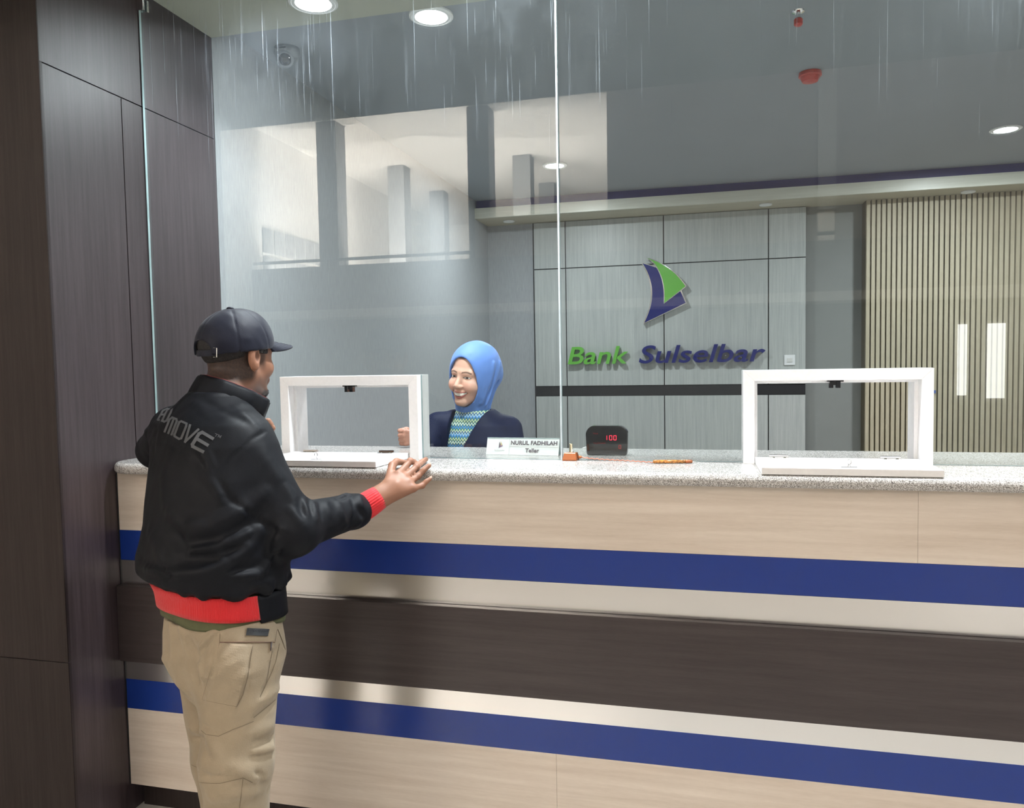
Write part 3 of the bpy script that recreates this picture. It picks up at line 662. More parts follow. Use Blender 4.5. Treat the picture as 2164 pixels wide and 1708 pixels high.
def isosurf(fn, lo, hi, h, B=4, safe=2.2):
    lo = np.asarray(lo, float); hi = np.asarray(hi, float)
    nb = np.ceil((hi-lo)/h/B).astype(int)+1; n = nb*B
    cc = np.stack(np.meshgrid(*[np.arange(k) for k in nb], indexing='ij'), -1).reshape(-1, 3)
    ctr = lo+(cc*B+(B-1)/2)*h
    cv_ = fn(ctr); val = np.repeat(np.repeat(np.repeat(cv_.reshape(nb), B, 0), B, 1), B, 2)
    m = np.abs(cv_) < h*B*safe
    loc = np.stack(np.meshgrid(*[np.arange(B)]*3, indexing='ij'), -1).reshape(-1, 3)
    act = cc[m]; idx = (act[:, None, :]*B+loc[None]).reshape(-1, 3)
    out = np.empty(len(idx)); st_ = 200000
    for i in range(0, len(idx), st_): out[i:i+st_] = fn(lo+idx[i:i+st_]*h)
    val[idx[:, 0], idx[:, 1], idx[:, 2]] = out
    val[0] = val[-1] = 1; val[:, 0] = val[:, -1] = 1; val[:, :, 0] = val[:, :, -1] = 1
    s = val < 0
    cells = np.zeros(np.array(val.shape)-1, int); tot = np.zeros_like(cells)
    for dx in (0, 1):
        for dy in (0, 1):
            for dz in (0, 1): tot += s[dx:s.shape[0]-1+dx, dy:s.shape[1]-1+dy, dz:s.shape[2]-1+dz]
    act = (tot > 0) & (tot < 8); ci = np.argwhere(act); vid = -np.ones(cells.shape, int); vid[act] = np.arange(len(ci))
    acc = np.zeros((len(ci), 3)); cnt = np.zeros(len(ci))
    cor = [(a, b, c) for a in (0, 1) for b in (0, 1) for c in (0, 1)]
    for a in cor:
        for ax_ in range(3):
            if a[ax_] == 0:
                b = list(a); b[ax_] = 1
                va = val[ci[:, 0]+a[0], ci[:, 1]+a[1], ci[:, 2]+a[2]]; vb = val[ci[:, 0]+b[0], ci[:, 1]+b[1], ci[:, 2]+b[2]]
                mk = (va < 0) != (vb < 0); t = np.where(mk, va/(va-vb+1e-12), 0)
                p = np.array(a, float)[None].repeat(len(ci), 0); p[:, ax_] = t
                acc += p*mk[:, None]; cnt += mk
    V = lo+(ci+acc/np.maximum(cnt, 1)[:, None])*h
    F = []
    for ax_ in range(3):
        o1, o2 = [(1, 2), (2, 0), (0, 1)][ax_]
        sl0 = [slice(None)]*3; sl1 = [slice(None)]*3; sl0[ax_] = slice(0, -1); sl1[ax_] = slice(1, None)
        ch = s[tuple(sl0)] != s[tuple(sl1)]; e = np.argwhere(ch)
        e = e[(e[:, o1] > 0) & (e[:, o2] > 0)]
        e = e[(e[:, o1] < vid.shape[o1]) & (e[:, o2] < vid.shape[o2])]
        u = np.zeros(3, int); u[o1] = 1; w = np.zeros(3, int); w[o2] = 1
        q = [vid[tuple((e-u-w).T)], vid[tuple((e-w).T)], vid[tuple(e.T)], vid[tuple((e-u).T)]]
        q = np.stack(q, 1); inside = s[tuple(e.T)]; q[~inside] = q[~inside][:, ::-1]
        q = q[(q >= 0).all(1)]; F.append(q)
    return V, [tuple(f) for f in np.vstack(F)]
def relax(V, F, n=1):
    V = V.copy(); F4 = np.array(F)
    for _ in range(n):
        acc = np.zeros_like(V); c = np.zeros(len(V))
        for i in range(4):
            for j in (1, 3):
                np.add.at(acc, F4[:, i], V[F4[:, (i+j) % 4]]); np.add.at(c, F4[:, i], 1)
        V = V*0.4+0.6*acc/np.maximum(c, 1)[:, None]
    return V
def bodyobj(name, fn, lo, hi, h, m, par, colfn=None, rl=1, label=None):
    V, F = isosurf(fn, lo, hi, h); V = relax(V, F, rl) if rl else V
    return obj(name, (V, F), m, par, smooth=True, col=None if colfn is None else colfn(V), label=label), (V, F)
def bvh(vf): return BVHTree.FromPolygons([Vector(v) for v in vf[0]], vf[1])
def drape(tree, origin, U, Vv, D, pts, off):
    """drop plane points (u, v) along D onto a surface, lifted by off"""
    out = []
    last = None
    for (u, v) in pts:
        p = origin+U*u+Vv*v
        hit, nrm, i, dist = tree.ray_cast(Vector(p-D*0.5), Vector(D), 1.2)
        if hit is None: hit = last if last is not None else Vector(p)
        last = hit; out.append(np.array(hit)-D*off)
    return np.array(out)
def patch(tree, o, U, Vv, D, quad, n, m_, off, th, name, mt, par, **k):
    q = [np.array(p, float) for p in quad]; pts = []
    for j in range(m_+1):
        for i in range(n+1):
            s, t = i/n, j/m_; pts.append((1-t)*((1-s)*q[0]+s*q[1])+t*((1-s)*q[3]+s*q[2]))
    a = drape(tree, o, U, Vv, D, pts, off); b = a+D*th
    R = [a[j*(n+1):(j+1)*(n+1)] for j in range(m_+1)]; R2 = [b[j*(n+1):(j+1)*(n+1)] for j in range(m_+1)]
    return obj(name, sheet(R, R2), mt, par, smooth=False, **k)
def strokes(tree, o, U, Vv, D, polys, w, off):
    ms = []
    for pl_ in polys:
        P = []; pl_ = [np.array(p, float) for p in pl_]
        for a, b in zip(pl_[:-1], pl_[1:]):
            L_ = np.linalg.norm(b-a); k = max(2, int(L_/0.006)); d = (b-a)/L_; nn_ = np.array([-d[1], d[0]])*w/2
            aa = a-d*w*0.35; bb = b+d*w*0.35; A_ = []; B_ = []
            for t in np.linspace(0, 1, k+1): c = aa+(bb-aa)*t; A_.append(c+nn_); B_.append(c-nn_)
            X = drape(tree, o, U, Vv, D, A_+B_, off); n = k+1
            V = np.vstack([X[:n], X[n:]]); F = [(i, i+1, n+i+1, n+i) for i in range(k)]; ms.append((V, F))
    return join(*ms)
def lframe(heading, pitch=0.0, roll=0.0):
    """columns: forward, left, up in world axes"""
    a = math.radians(heading); f = np.array([math.cos(a), math.sin(a), 0]); l = np.array([-math.sin(a), math.cos(a), 0]); u = np.array([0, 0, 1.0])
    p = math.radians(pitch); f2 = f*math.cos(p)+u*math.sin(p); u2 = -f*math.sin(p)+u*math.cos(p)
    r_ = math.radians(roll); l2 = l*math.cos(r_)+u2*math.sin(r_); u3 = -l*math.sin(r_)+u2*math.cos(r_)
    return np.stack([f2, l2, u3], 1)
def gencyl(P, T):
    """torso-like solid: rows (z, cx, cy, heading, a, b): a = half width, b = half depth"""
    T = np.array(T, float); T = T[np.argsort(T[:, 0])]; z = P[:, 2]
    g = lambda i: np.interp(z, T[:, 0], T[:, i])
    h = np.radians(g(3)); dx = P[:, 0]-g(1); dy = P[:, 1]-g(2)
    f = dx*np.cos(h)+dy*np.sin(h); l = -dx*np.sin(h)+dy*np.cos(h); a = g(4); b = g(5)
    rr = ((np.abs(f)/b)**2.3+(np.abs(l)/a)**2.3)**(1/2.3)
    d = (rr-1)*np.minimum(a, b)
    return np.maximum(d, np.maximum(T[0, 0]-z, z-T[-1, 0]))
def ang(P, T):
    T = np.array(T, float); T = T[np.argsort(T[:, 0])]; z = P[:, 2]
    h = np.radians(np.interp(z, T[:, 0], T[:, 3])); dx = P[:, 0]-np.interp(z, T[:, 0], T[:, 1]); dy = P[:, 1]-np.interp(z, T[:, 0], T[:, 2])
    return np.arctan2(-dx*np.sin(h)+dy*np.cos(h), dx*np.cos(h)+dy*np.sin(h))
def band(T, z0, z1, a0, a1, grow, th, n=60, rows=5, dz=None):
    """a strip round a gencyl between heading-relative angles a0..a1 (degrees)"""
    T = np.array(T, float); T = T[np.argsort(T[:, 0])]; R = []; R2 = []
    closed = abs(a1-a0) >= 359.9
    for j in range(rows+1):
        A_ = []; B_ = []
        for i in range(n+(0 if closed else 1)):
            al = math.radians(a0+(a1-a0)*i/n); z = z0+(z1-z0)*j/rows
            if dz is not None: z += dz(al)
            g = lambda k: np.interp(z, T[:, 0], T[:, k])
            a = g(4)+grow; b = g(5)+grow; c, s = math.cos(al), math.sin(al)
            r_ = 1/((abs(c)/b)**2.3+(abs(s)/a)**2.3)**(1/2.3); h = math.radians(g(3)); f, l = r_*c, r_*s
            x = g(1)+f*math.cos(h)-l*math.sin(h); y = g(2)+f*math.sin(h)+l*math.cos(h)
            A_.append((x, y, z)); r2 = r_-th; f, l = r2*c, r2*s; B_.append((g(1)+f*math.cos(h)-l*math.sin(h), g(2)+f*math.sin(h)+l*math.cos(h), z))
        R.append(A_); R2.append(B_)
    return sheet(R, R2, closed)
def headsdf(L_, jaw=1.0, male=True, ears=True):
    """L_: points in head axes (forward, left, up), origin between the eyes' level and the ears"""
    S = L_.copy(); S[:, 1] = np.abs(S[:, 1])
    d = ell(S, (-0.014, 0, 0.038), (0.096, 0.075, 0.086))
    d = smin(d, ell(S, (0.026, 0, -0.02), (0.062, 0.060, 0.080)), 0.03)
    d = smin(d, cone(S, (0.0, 0.050, -0.052), (0.066, 0.010, -0.094), 0.020, 0.018), 0.03)
    d = smin(d, ell(S, (0.060, 0.034, -0.032), (0.026, 0.024, 0.024)), 0.022)
    d = smin(d, cone(S, (0.080, 0.005, 0.020), (0.070, 0.038, 0.018), 0.010, 0.011), 0.014)
    d = smin(d, cone(S, (0.086, 0, 0.004), (0.106, 0, -0.030), 0.0065, 0.0095), 0.010)
    d = smin(d, ell(S, (0.098, 0.011, -0.034), (0.010, 0.007, 0.007)), 0.006)
    d = smin(d, ell(S, (0.083, 0, -0.064), (0.014, 0.024, 0.016)), 0.012)
    d = smin(d, ell(S, (0.070, 0, -0.098), (0.020, 0.020, 0.015)), 0.014)
    d = smax(d, -ell(S, (0.094, 0.031, 0.0), (0.012, 0.015, 0.009)), 0.008)
    d = smin(d, ell(S, (0.071, 0.031, -0.001), (0.013, 0.014, 0.0105)), 0.003)
    if ears:
        d2 = ell(S, (-0.008, 0.079, -0.006), (0.019, 0.0095, 0.032))
        d2 = smax(d2, -ell(S, (0.000, 0.087, -0.003), (0.0095, 0.0085, 0.0185)), 0.003)
        d2 = smin(d2, ell(S, (-0.001, 0.078, -0.033), (0.009, 0.006, 0.008)), 0.008)
        d = smin(d, d2, 0.006)
    return d

def snap(fn, X, Y, d0=1.45):
    """walk along sight lines from the lens until the surface fn = 0 is met"""
    X = np.asarray(X, float); Y = np.asarray(Y, float)
    D = CR[None]*((X-IW/2)/FPX)[:, None]-CU[None]*((Y-IH/2)/FPX)[:, None]+CF[None]; d = np.full(len(X), d0)
    for _ in range(70): d = np.minimum(d+np.clip(fn(CAM+D*d[:, None])*0.7, -0.02, 0.03), 3.6)
    return CAM+D*d[:, None]
def folds(fn, rows, amp=1.0, d0=1.45, n=5):
    """rows: (x0, y0, x1, y1, width, height) on the photographed outline, laid on the surface fn"""
    out = []
    X = []; Y = []
    for r_ in rows:
        for t in np.linspace(0, 1, n+1): X.append(r_[0]+(r_[2]-r_[0])*t); Y.append(r_[1]+(r_[3]-r_[1])*t)
    S = snap(fn, X, Y, d0).reshape(len(rows), n+1, 3)
    for r_, q in zip(rows, S):
        for i in range(n):
            if np.linalg.norm(q[i+1]-q[i]) > 0.12: continue
            e = math.sin(math.pi*(i+0.5)/n)**0.4
            out.append((q[i], q[i+1], r_[4], r_[5]*amp*e))
    return out
def crease2(P, lines, D):
    """continuous folds: the strongest nearby ridge and valley win"""
    up = np.zeros(len(P)); dn = np.zeros(len(P))
    for (a, b, w, h) in lines:
        m = (np.abs(P-(a+b)/2) < (np.abs(b-a)/2+w*2.2)).all(1)
        if not m.any(): continue
        t, d = seg_t(P[m], a, b); v = abs(h)*np.exp(-(d/w)**2)
        if h > 0: up[m] = np.maximum(up[m], v)
        else: dn[m] = np.maximum(dn[m], v)
    return D-up+dn

# ------------------------------------------------------------------ the customer at the counter
man = empty('person', (-1.20, 1.72, 0.0), 'man in a black jacket, navy cap and khaki cargo trousers leaning on the counter', 'person')
SKM = np.array([0.285, 0.138, 0.086])
def stone(P):                          # distance to the rounded granite edge, so that skin and cloth rest on it
    return np.hypot(np.maximum(2.138-P[:, 1], 0), np.maximum(np.abs(P[:, 2]-1.188), 0))-0.0186
HO = pt(503, 752, 2.12); HA = lframe(70, -3, 0)
def toh(P): return (P-HO)@HA
def fromh(p): return HO+HA@np.asarray(p, float)
nb_ = pt(452, 850, 2.05)
def man_body(P):
    q = toh(P); d = headsdf(q)
    d = smin(d, cone(P, fromh((-0.022, 0, -0.06)), pt(466, 856, 2.05), 0.059, 0.058), 0.03)
    return d
wr = pl(800, 1052, 1, 2.015); 
# right hand: wrist, palm, knuckles, fingers draped over the granite edge
G = {}
G['w'] = wr
G['m'] = [pl(842, 1003, 1, 2.072), pl(853, 1011, 1, 2.070), pl(864, 1020, 1, 2.066), pl(873, 1032, 1, 2.060)]
G['p'] = [pl(867, 975, 1, 2.125), pl(881, 987, 1, 2.122), pl(883, 1007, 1, 2.098), pl(892, 1027, 1, 2.088)]
G['t'] = [pl(872, 977, 2, 1.216), pl(900, 971, 2, 1.2155), pl(907, 984, 1, 2.124), pl(909, 1012, 1, 2.103)]
G['t'][0] = G['p'][0]+np.array([0.008, 0.030, -0.012])
FR = [(0.0095, 0.0088, 0.0072), (0.0097, 0.0090, 0.0076), (0.0092, 0.0085, 0.0072), (0.0082, 0.0075, 0.0062)]
TH = [pl(822, 1022, 1, 2.045), pl(829, 984, 1, 2.105), pl(838, 976, 1, 2.130), pl(856, 978, 1, 2.150)]
def hand_r(P):
    d = cone(P, wr, pl(838, 1030, 1, 2.045), 0.026, 0.025)
    d = smin(d, cone(P, pl(786, 1060, 1, 2.0), wr, 0.025, 0.025), 0.02)
    mc = (G['m'][0]+G['m'][3])/2
    for k in range(4):
        d = smin(d, cone(P, wr+(G['m'][k]-mc)*0.3, G['m'][k], 0.019, 0.0125), 0.016)
    for k in range(4):
        r0, r1, r2 = FR[k]; m_, p_, t_ = G['m'][k], G['p'][k], G['t'][k]
        mid = p_+(t_-p_)*0.5+np.array([0, 0.0, 0.002])
        f = cone(P, m_, p_, r0+0.0012, r0); f = smin(f, cone(P, p_, mid, r0*1.0, r1), 0.003); f = smin(f, cone(P, mid, t_, r1, r2), 0.003)
        f = smin(f, ell(P, p_+np.array([0, -0.001, 0.001]), (r0*1.08,)*3), 0.004)
        d = smin(d, f, 0.0065)
    d = smin(d, chain(P, TH, (0.016, 0.0115, 0.0105, 0.0085), 0.006), 0.010)
    for k in range(3):                                   # tendon lines and webs between the fingers
        a = (G['m'][k]+G['m'][k+1])/2; b = (G['p'][k]+G['p'][k+1])/2
        d = crease(P, [(a, a+(b-a)*0.4, 0.004, -0.0022)], d)
    for k in range(4): d = crease(P, [(wr*0.4+G['m'][k]*0.6, G['m'][k], 0.004, 0.0012)], d)
    return d
# left hand propped by the chest, only the fingertips show
LE = pt(336, 950, 2.30); LW = pt(508, 941, 2.28)
LT = pt(566, 914, 2.30)
def hand_l(P):
    ax_ = (LT-LW); k_ = ax_/np.linalg.norm(ax_); up_ = np.array([0, 0, 1.0])
    d = cone(P, LW, LW+k_*0.05, 0.027, 0.028)
    for i in range(4):
        b = LW+k_*0.055+up_*(0.022-0.015*i)
        e = LW+k_*(0.100-0.006*abs(i-1.0))+up_*(0.020-0.014*i)
        d = smin(d, cone(P, b, e, 0.0095, 0.0085), 0.006); d = smin(d, cone(P, e, e-np.array([k_[1], -k_[0], 0])*0.022-k_*0.006, 0.0088, 0.008), 0.004)
    d = smin(d, chain(P, [LW+k_*0.01+up_*0.02, LW+k_*0.05+up_*0.038, LW+k_*0.088+up_*0.034], (0.014, 0.011, 0.0085), 0.004), 0.008)
    return d
# shoulders, elbows
RS = pt(509, 950, 1.965); RE = pt(615, 1116, 1.94); RC = pl(770, 1072, 1, 1.985)
LS = pt(368, 908, 2.15)
def man_all(P):
    d = man_body(P)
    d = smin(d, chain(P, [RS, RE, RC, wr], (0.045, 0.04, 0.026, 0.024), 0.01), 0.01)
    d = smin(d, hand_r(P), 0.008)
    d = smin(d, chain(P, [LS, LE, LW], (0.045, 0.04, 0.028), 0.01), 0.02)
    d = smin(d, hand_l(P), 0.008)
    d = np.where((P[:, 1] > 2.16) & (P[:, 0] < -1.0), np.maximum(d, 1.2085-P[:, 2]), d)
    d = smin(d, cone(P, pt(456, 935, 2.03), pt(456, 1150, 1.97), 0.08, 0.09), 0.05)
    d = smin(d, cone(P, RS, LS, 0.05, 0.05), 0.05)
    return np.maximum(d, -stone(P))
def man_col(V):
    q = toh(V); c = np.tile(SKM, (len(V), 1)); n = vnoise(V, 60, 3); n2 = vnoise(V, 260, 4)
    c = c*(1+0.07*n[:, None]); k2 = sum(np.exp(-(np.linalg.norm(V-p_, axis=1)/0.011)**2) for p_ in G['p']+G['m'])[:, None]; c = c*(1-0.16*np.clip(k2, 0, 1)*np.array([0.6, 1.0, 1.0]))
    def mixin(w, col):
        nonlocal c; w = np.clip(w, 0, 1)[:, None]; c = c*(1-w)+np.array(col)*w
    hd = (np.linalg.norm(q, axis=1) < 0.2)
    # short hair: back and sides, tapering to the nape
    back = np.clip((0.012-q[:, 0])/0.02, 0, 1)*np.clip((q[:, 2]+0.086-0.25*np.maximum(q[:, 0]+0.03, 0))/0.022, 0, 1)
    side = np.clip((q[:, 2]-0.002)/0.01, 0, 1)*np.clip((0.054-q[:, 0])/0.01, 0, 1)
    burn = np.clip(1.5-np.abs(q[:, 0]-0.030)/0.012, 0, 1)*np.clip((q[:, 2]+0.048)/0.03, 0, 1)*(np.abs(q[:, 1]) > 0.045)
    mixin(np.maximum(np.maximum(back, side), burn*0.85)*hd*(0.90+0.1*n2), (0.018, 0.014, 0.013))
    ear = (np.abs(q[:, 1]) > 0.0745)*(q[:, 0] > -0.030)*(q[:, 0] < 0.018)*(np.abs(q[:, 2]+0.006) < 0.045)
    mixin(ear*1.0*hd, SKM*1.12)
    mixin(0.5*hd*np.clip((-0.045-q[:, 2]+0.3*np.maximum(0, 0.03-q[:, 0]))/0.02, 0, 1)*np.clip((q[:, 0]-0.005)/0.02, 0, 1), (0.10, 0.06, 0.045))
    mixin(hd*0.6*(np.abs(q[:, 1]) > 0.070)*(np.abs(q[:, 1]) < 0.0815)*np.clip(1-np.hypot((q[:, 0])/0.0095, (q[:, 2]+0.003)/0.018), 0, 0.4)*2.5, (0.10, 0.045, 0.03))
    mixin(hd*0.9*np.clip((-0.088-q[:, 2])/0.008, 0, 1)*np.clip((q[:, 0]-0.052)/0.01, 0, 1), (0.02, 0.016, 0.015))
    mixin(hd*0.9*(np.abs(q[:, 2]+0.050) < 0.006)*(q[:, 0] > 0.078)*(np.abs(q[:, 1]) < 0.026), (0.03, 0.02, 0.02))
    mixin(hd*0.7*(np.abs(q[:, 2]+0.064) < 0.006)*(q[:, 0] > 0.082)*(np.abs(q[:, 1]) < 0.024), (0.30, 0.10, 0.08))
    mixin(hd*0.9*(np.abs(q[:, 2]-0.021) < 0.005)*(q[:, 0] > 0.066)*(np.abs(q[:, 1]) > 0.012)*(np.abs(q[:, 1]) < 0.046), (0.03, 0.02, 0.02))
    mixin(hd*0.9*(np.abs(q[:, 2]+0.001) < 0.004)*(q[:, 0] > 0.074)*(np.abs(q[:, 1]) > 0.022)*(np.abs(q[:, 1]) < 0.042), (0.03, 0.02, 0.02))
    return c
MSK = vcol('skin_warm', 0.48, 0.35, 0.06, 0.15, 400)
lo = np.array([-1.86, 1.55, 1.02]); hi = np.array([-0.74, 2.36, 1.72])
# one continuous surface; built finely as head region and arm region share the same field
V, F = isosurf(man_all, lo, hi, 0.0032)
V = relax(V, F, 1)
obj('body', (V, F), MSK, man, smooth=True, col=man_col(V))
tree_b = bvh((V, F))
# fingernails on the visible fingers
NM = mat('fingernail', (0.62, 0.38, 0.30), 0.25)
for k in (0, 1, 2, 3):
    d = G['t'][k]-G['p'][k]; d = d/np.linalg.norm(d); n_ = np.array([0, -0.5, 1.0]) if k != 0 else np.array([0.4, 0.9, 0.5]); n_ = n_-d*(n_@d); n_ /= np.linalg.norm(n_); s_ = np.cross(d, n_)
    c = G['t'][k]+n_*(FR[k][2]*0.80)+d*0.002
    R = []
    for u in np.linspace(-1, 1, 6): R.append([c+d*u*0.0055+s_*v*0.0048*math.sqrt(max(0.05, 1-0.5*u*u))-n_*(v*v*0.0018) for v in np.linspace(-1, 1, 6)])
    obj('fingernail', sheet(R, [[p-n_*0.0012 for p in r_] for r_ in R]), NM, man)
# ---- jacket
JT = [  # z, centre x, centre y, heading, half width, half depth
    (0.952, *pt(455, 1236, 1.97)[:2], 72, 0.190, 0.150),
    (0.975, *pt(452, 1215, 1.97)[:2], 72, 0.208, 0.172),
    (1.02, *pt(451, 1180, 1.97)[:2], 70, 0.212, 0.172),
    (1.12, *pt(455, 1100, 1.98)[:2], 67, 0.207, 0.160),
    (1.24, *pt(452, 1000, 2.00)[:2], 64, 0.205, 0.148),
    (1.32, *pt(450, 935, 2.02)[:2], 62, 0.198, 0.140),
    (1.37, *pt(449, 893, 2.03)[:2], 62, 0.165, 0.122),
    (1.41, *pt(450, 860, 2.04)[:2], 62, 0.110, 0.100),
    (1.44, *pt(455, 835, 2.05)[:2], 62, 0.080, 0.085),
    (1.46, *pt(458, 820, 2.05)[:2], 62, 0.066, 0.070)]
cuffR = wr+(RC-wr)*0.60; SC = [RS, RE, RC]
JROWS = [  # x0, y0, x1, y1, width, height
    (345, 1010, 352, 1070, 0.020, 0.006), (352, 1070, 390, 1112, 0.018, 0.010), (390, 1112, 440, 1115, 0.016, 0.011), (440, 1115, 525, 1072, 0.018, 0.010), (525, 1072, 560, 1040, 0.016, 0.006),
    (372, 1128, 395, 1170, 0.015, -0.012), (395, 1150, 470, 1138, 0.014, -0.010), (470, 1138, 540, 1100, 0.014, -0.010), (388, 1178, 448, 1184, 0.015, -0.016), (470, 1168, 508, 1160, 0.010, -0.008),
    (400, 1166, 460, 1150, 0.012, 0.008), (460, 1150, 540, 1118, 0.014, 0.008),
    (352, 1212, 420, 1212, 0.012, 0.009), (420, 1212, 485, 1190, 0.014, 0.013), (485, 1190, 535, 1150, 0.013, 0.012), (535, 1150, 556, 1105, 0.012, 0.008),
    (495, 1208, 545, 1195, 0.010, -0.010), (500, 1216, 550, 1216, 0.010, 0.010), (550, 1216, 578, 1180, 0.011, 0.011), (578, 1180, 592, 1120, 0.010, 0.009), (568, 1200, 590, 1165, 0.008, -0.010), (530, 1235, 575, 1232, 0.012, 0.007),
    (338, 1196, 352, 1206, 0.008, -0.008), (350, 1206, 366, 1208, 0.007, 0.010), (362, 1214, 352, 1226, 0.006, -0.009), (308, 1200, 345, 1212, 0.012, 0.007), (318, 1120, 345, 1190, 0.018, 0.006), (300, 1185, 330, 1196, 0.012, -0.005),
    (334, 928, 352, 934, 0.0035, -0.003), (352, 934, 400, 966, 0.0035, -0.003), (424, 945, 445, 1000, 0.008, 0.006), (437, 950, 452, 985, 0.006, 0.005), (410, 962, 428, 990, 0.008, -0.006), (428, 990, 470, 1060, 0.012, 0.004),
    (560, 912, 530, 930, 0.004, -0.004), (530, 930, 485, 975, 0.004, -0.004), (485, 975, 460, 1012, 0.004, -0.004), (460, 1012, 480, 1050, 0.006, -0.004), (480, 1050, 530, 1090, 0.008, -0.006), (530, 1090, 590, 1130, 0.010, -0.008),
    (632, 1058, 640, 1086, 0.009, -0.007), (643, 1056, 650, 1088, 0.0075, 0.007), (653, 1058, 658, 1086, 0.007, -0.008), (663, 1062, 670, 1098, 0.010, 0.007), (674, 1066, 680, 1092, 0.007, -0.006), (615, 1075, 640, 1110, 0.012, 0.006), (690, 1062, 700, 1090, 0.009, 0.005),
    (560, 965, 600, 1020, 0.022, 0.006), (600, 1020, 622, 1060, 0.016, 0.006),
    (716, 1056, 742, 1044, 0.006, -0.008), (742, 1048, 750, 1082, 0.006, -0.010), (750, 1082, 742, 1108, 0.007, -0.010), (722, 1050, 745, 1036, 0.008, 0.008), (760, 1046, 764, 1070, 0.009, 0.008), (758, 1076, 768, 1092, 0.008, -0.010), (762, 1098, 752, 1112, 0.010, 0.006), (716, 1062, 730, 1110, 0.010, 0.007),
    (424, 842, 470, 868, 0.012, -0.005), (470, 868, 520, 892, 0.012, -0.005), (500, 862, 545, 905, 0.010, 0.004), (410, 850, 440, 880, 0.014, 0.003), (380, 870, 420, 930, 0.03, 0.003), (330, 900, 320, 980, 0.012, -0.004), (306, 905, 312, 930, 0.008, 0.004)]
_ia = -(CR-CF*(CR@CF)); _ia[2] = 0; _ia /= np.linalg.norm(_ia)
def jacket0(P):
    c0 = pt(455, 1150, 1.97); lx = np.clip(((P-c0)@_ia)/0.17, -1, 1); Q = P.copy(); Q[:, 2] -= (0.020*lx+0.018)*np.clip((1.12-P[:, 2])/0.12, 0, 1)
    d = gencyl(Q, JT)+0.010
    d = smin(d, cone(P, RS+(LS-RS)*0.12, LS+(RS-LS)*0.15, 0.078, 0.074), 0.07)
    sl = cone(P, RS, RE, 0.080, 0.064); sl = smin(sl, cone(P, RE, RC+(wr-RC)*-0.12, 0.063, 0.044), 0.03)
    sl = smin(sl, ell(P, RC+(RE-RC)*0.16+np.array([0, 0, -0.006]), (0.046, 0.044, 0.046)), 0.015)
    d = smin(d, sl, 0.035)
    d = smin(d, ell(P, RE+np.array([0.015, -0.01, -0.014]), (0.056, 0.052, 0.048)), 0.03)
    s2 = cone(P, LS, LE+np.array([0.0, -0.015, 0.0]), 0.062, 0.052); s2 = smin(s2, cone(P, LE, LW, 0.050, 0.040), 0.03)
    return smin(d, s2, 0.03)
JF = folds(jacket0, JROWS, 1.0)
def jacket(P):
    d = crease2(P, JF, jacket0(P))
    a = ang(P, JT); g = np.exp(-((P[:, 2]-0.968)/0.020)**2)      # gathers above the rib
    d = d+g*0.006*np.sin(a*17+1.2*np.sin(a*5))
    d = d+0.0020*vnoise(P, 11, 1)+0.0008*vnoise(P, 30, 2)
    # open end of the right sleeve and a neck opening
    ax_ = (wr-RE)/np.linalg.norm(wr-RE); cut = (P-(RC-ax_*0.016))@ax_
    near = np.linalg.norm(P-wr, axis=1) < 0.16
    d = np.where(near, np.maximum(d, cut), d)
    # keep the forearm above the worktop
    on = (P[:, 1] > 2.11)
    d = np.where(on, np.maximum(d, 1.2075-P[:, 2]), d)
    return np.maximum(d, -stone(P))
MJ = mat('black_shell_fabric', (0.0065, 0.0072, 0.0098), 0.55, spec=0.14, nscale=300, namt=0.12, bump=0.10, bscale=500)
jk, jvf = bodyobj('jacket', jacket, (-1.92, 1.50, 0.93), (-0.84, 2.34, 1.50), 0.0042, MJ, man, rl=1, label='black shell jacket')
jtree = bvh(jvf)
# collar: standing ring, open at the front, with zip edge
MR = mat('red_rib_knit', (0.60, 0.006, 0.010), 0.75, bump=0.8, bscale=3.0, bstretch=(160, 160, 1), sheen=0.2)
def ringpts(c, tip, hw, back, n, gap, h0):
    """oval ring in the plane through back and front tip"""
    c = (np.asarray(back)+np.asarray(tip))/2; f = (np.asarray(tip)-np.asarray(back))/2; L2 = np.linalg.norm(f)
    hd = f/L2; side = np.cross([0, 0, 1.0], hd); side /= np.linalg.norm(side); out = []
    for i in range(n+1):
        a = math.radians(gap)+(2*math.pi-2*math.radians(gap))*i/n
        out.append(c+hd*L2*math.cos(a)+side*hw*math.sin(a))
    return np.array(out)
# heading-aligned: back of neck to throat
hdv = lframe(62)[:, 0]
cT = fromh((-0.030, 0, 0))
tb = pt(424, 792, 2.03); tf = tb+hdv*0.188; tf[2] = 1.412
bb_ = pt(412, 832, 2.02)-hdv*0.012; bf = bb_+hdv*0.196; bf[2] = 1.368
rows = []; rows2 = []
for t in np.linspace(0, 1, 7):
    bk = bb_+(tb-bb_)*t; ft = bf+(tf-bf)*t; hw = 0.088+(0.080-0.088)*t+0.006*math.sin(math.pi*t)
    r1 = ringpts(None, ft, hw, bk, 56, 13, 0); rows.append(r1)
    cen = r1.mean(0); rows2.append(r1+(cen-r1)/np.linalg.norm(cen-r1, axis=1)[:, None]*0.006)
w_ = np.array([0.0025*math.sin(i*0.9)+0.0015*math.sin(i*2.3) for i in range(57)])
for r1, r2 in zip(rows, rows2):
    cen = r1.mean(0); o = (r1-cen)/np.linalg.norm(r1-cen, axis=1)[:, None]; r1 += o*w_[:, None]; r2 += o*w_[:, None]
cl = obj('collar', sheet(rows, rows2), MJ, man, smooth=True)
obj('piping', tube(rows2[-1][2:-2]+np.array([0, 0, 0.0005]), 0.0022, 6), mat('maroon_piping', (0.16, 0.015, 0.015), 0.6), cl)
MZ = mat('zip_teeth', (0.05, 0.05, 0.055), 0.35, metal=0.6)
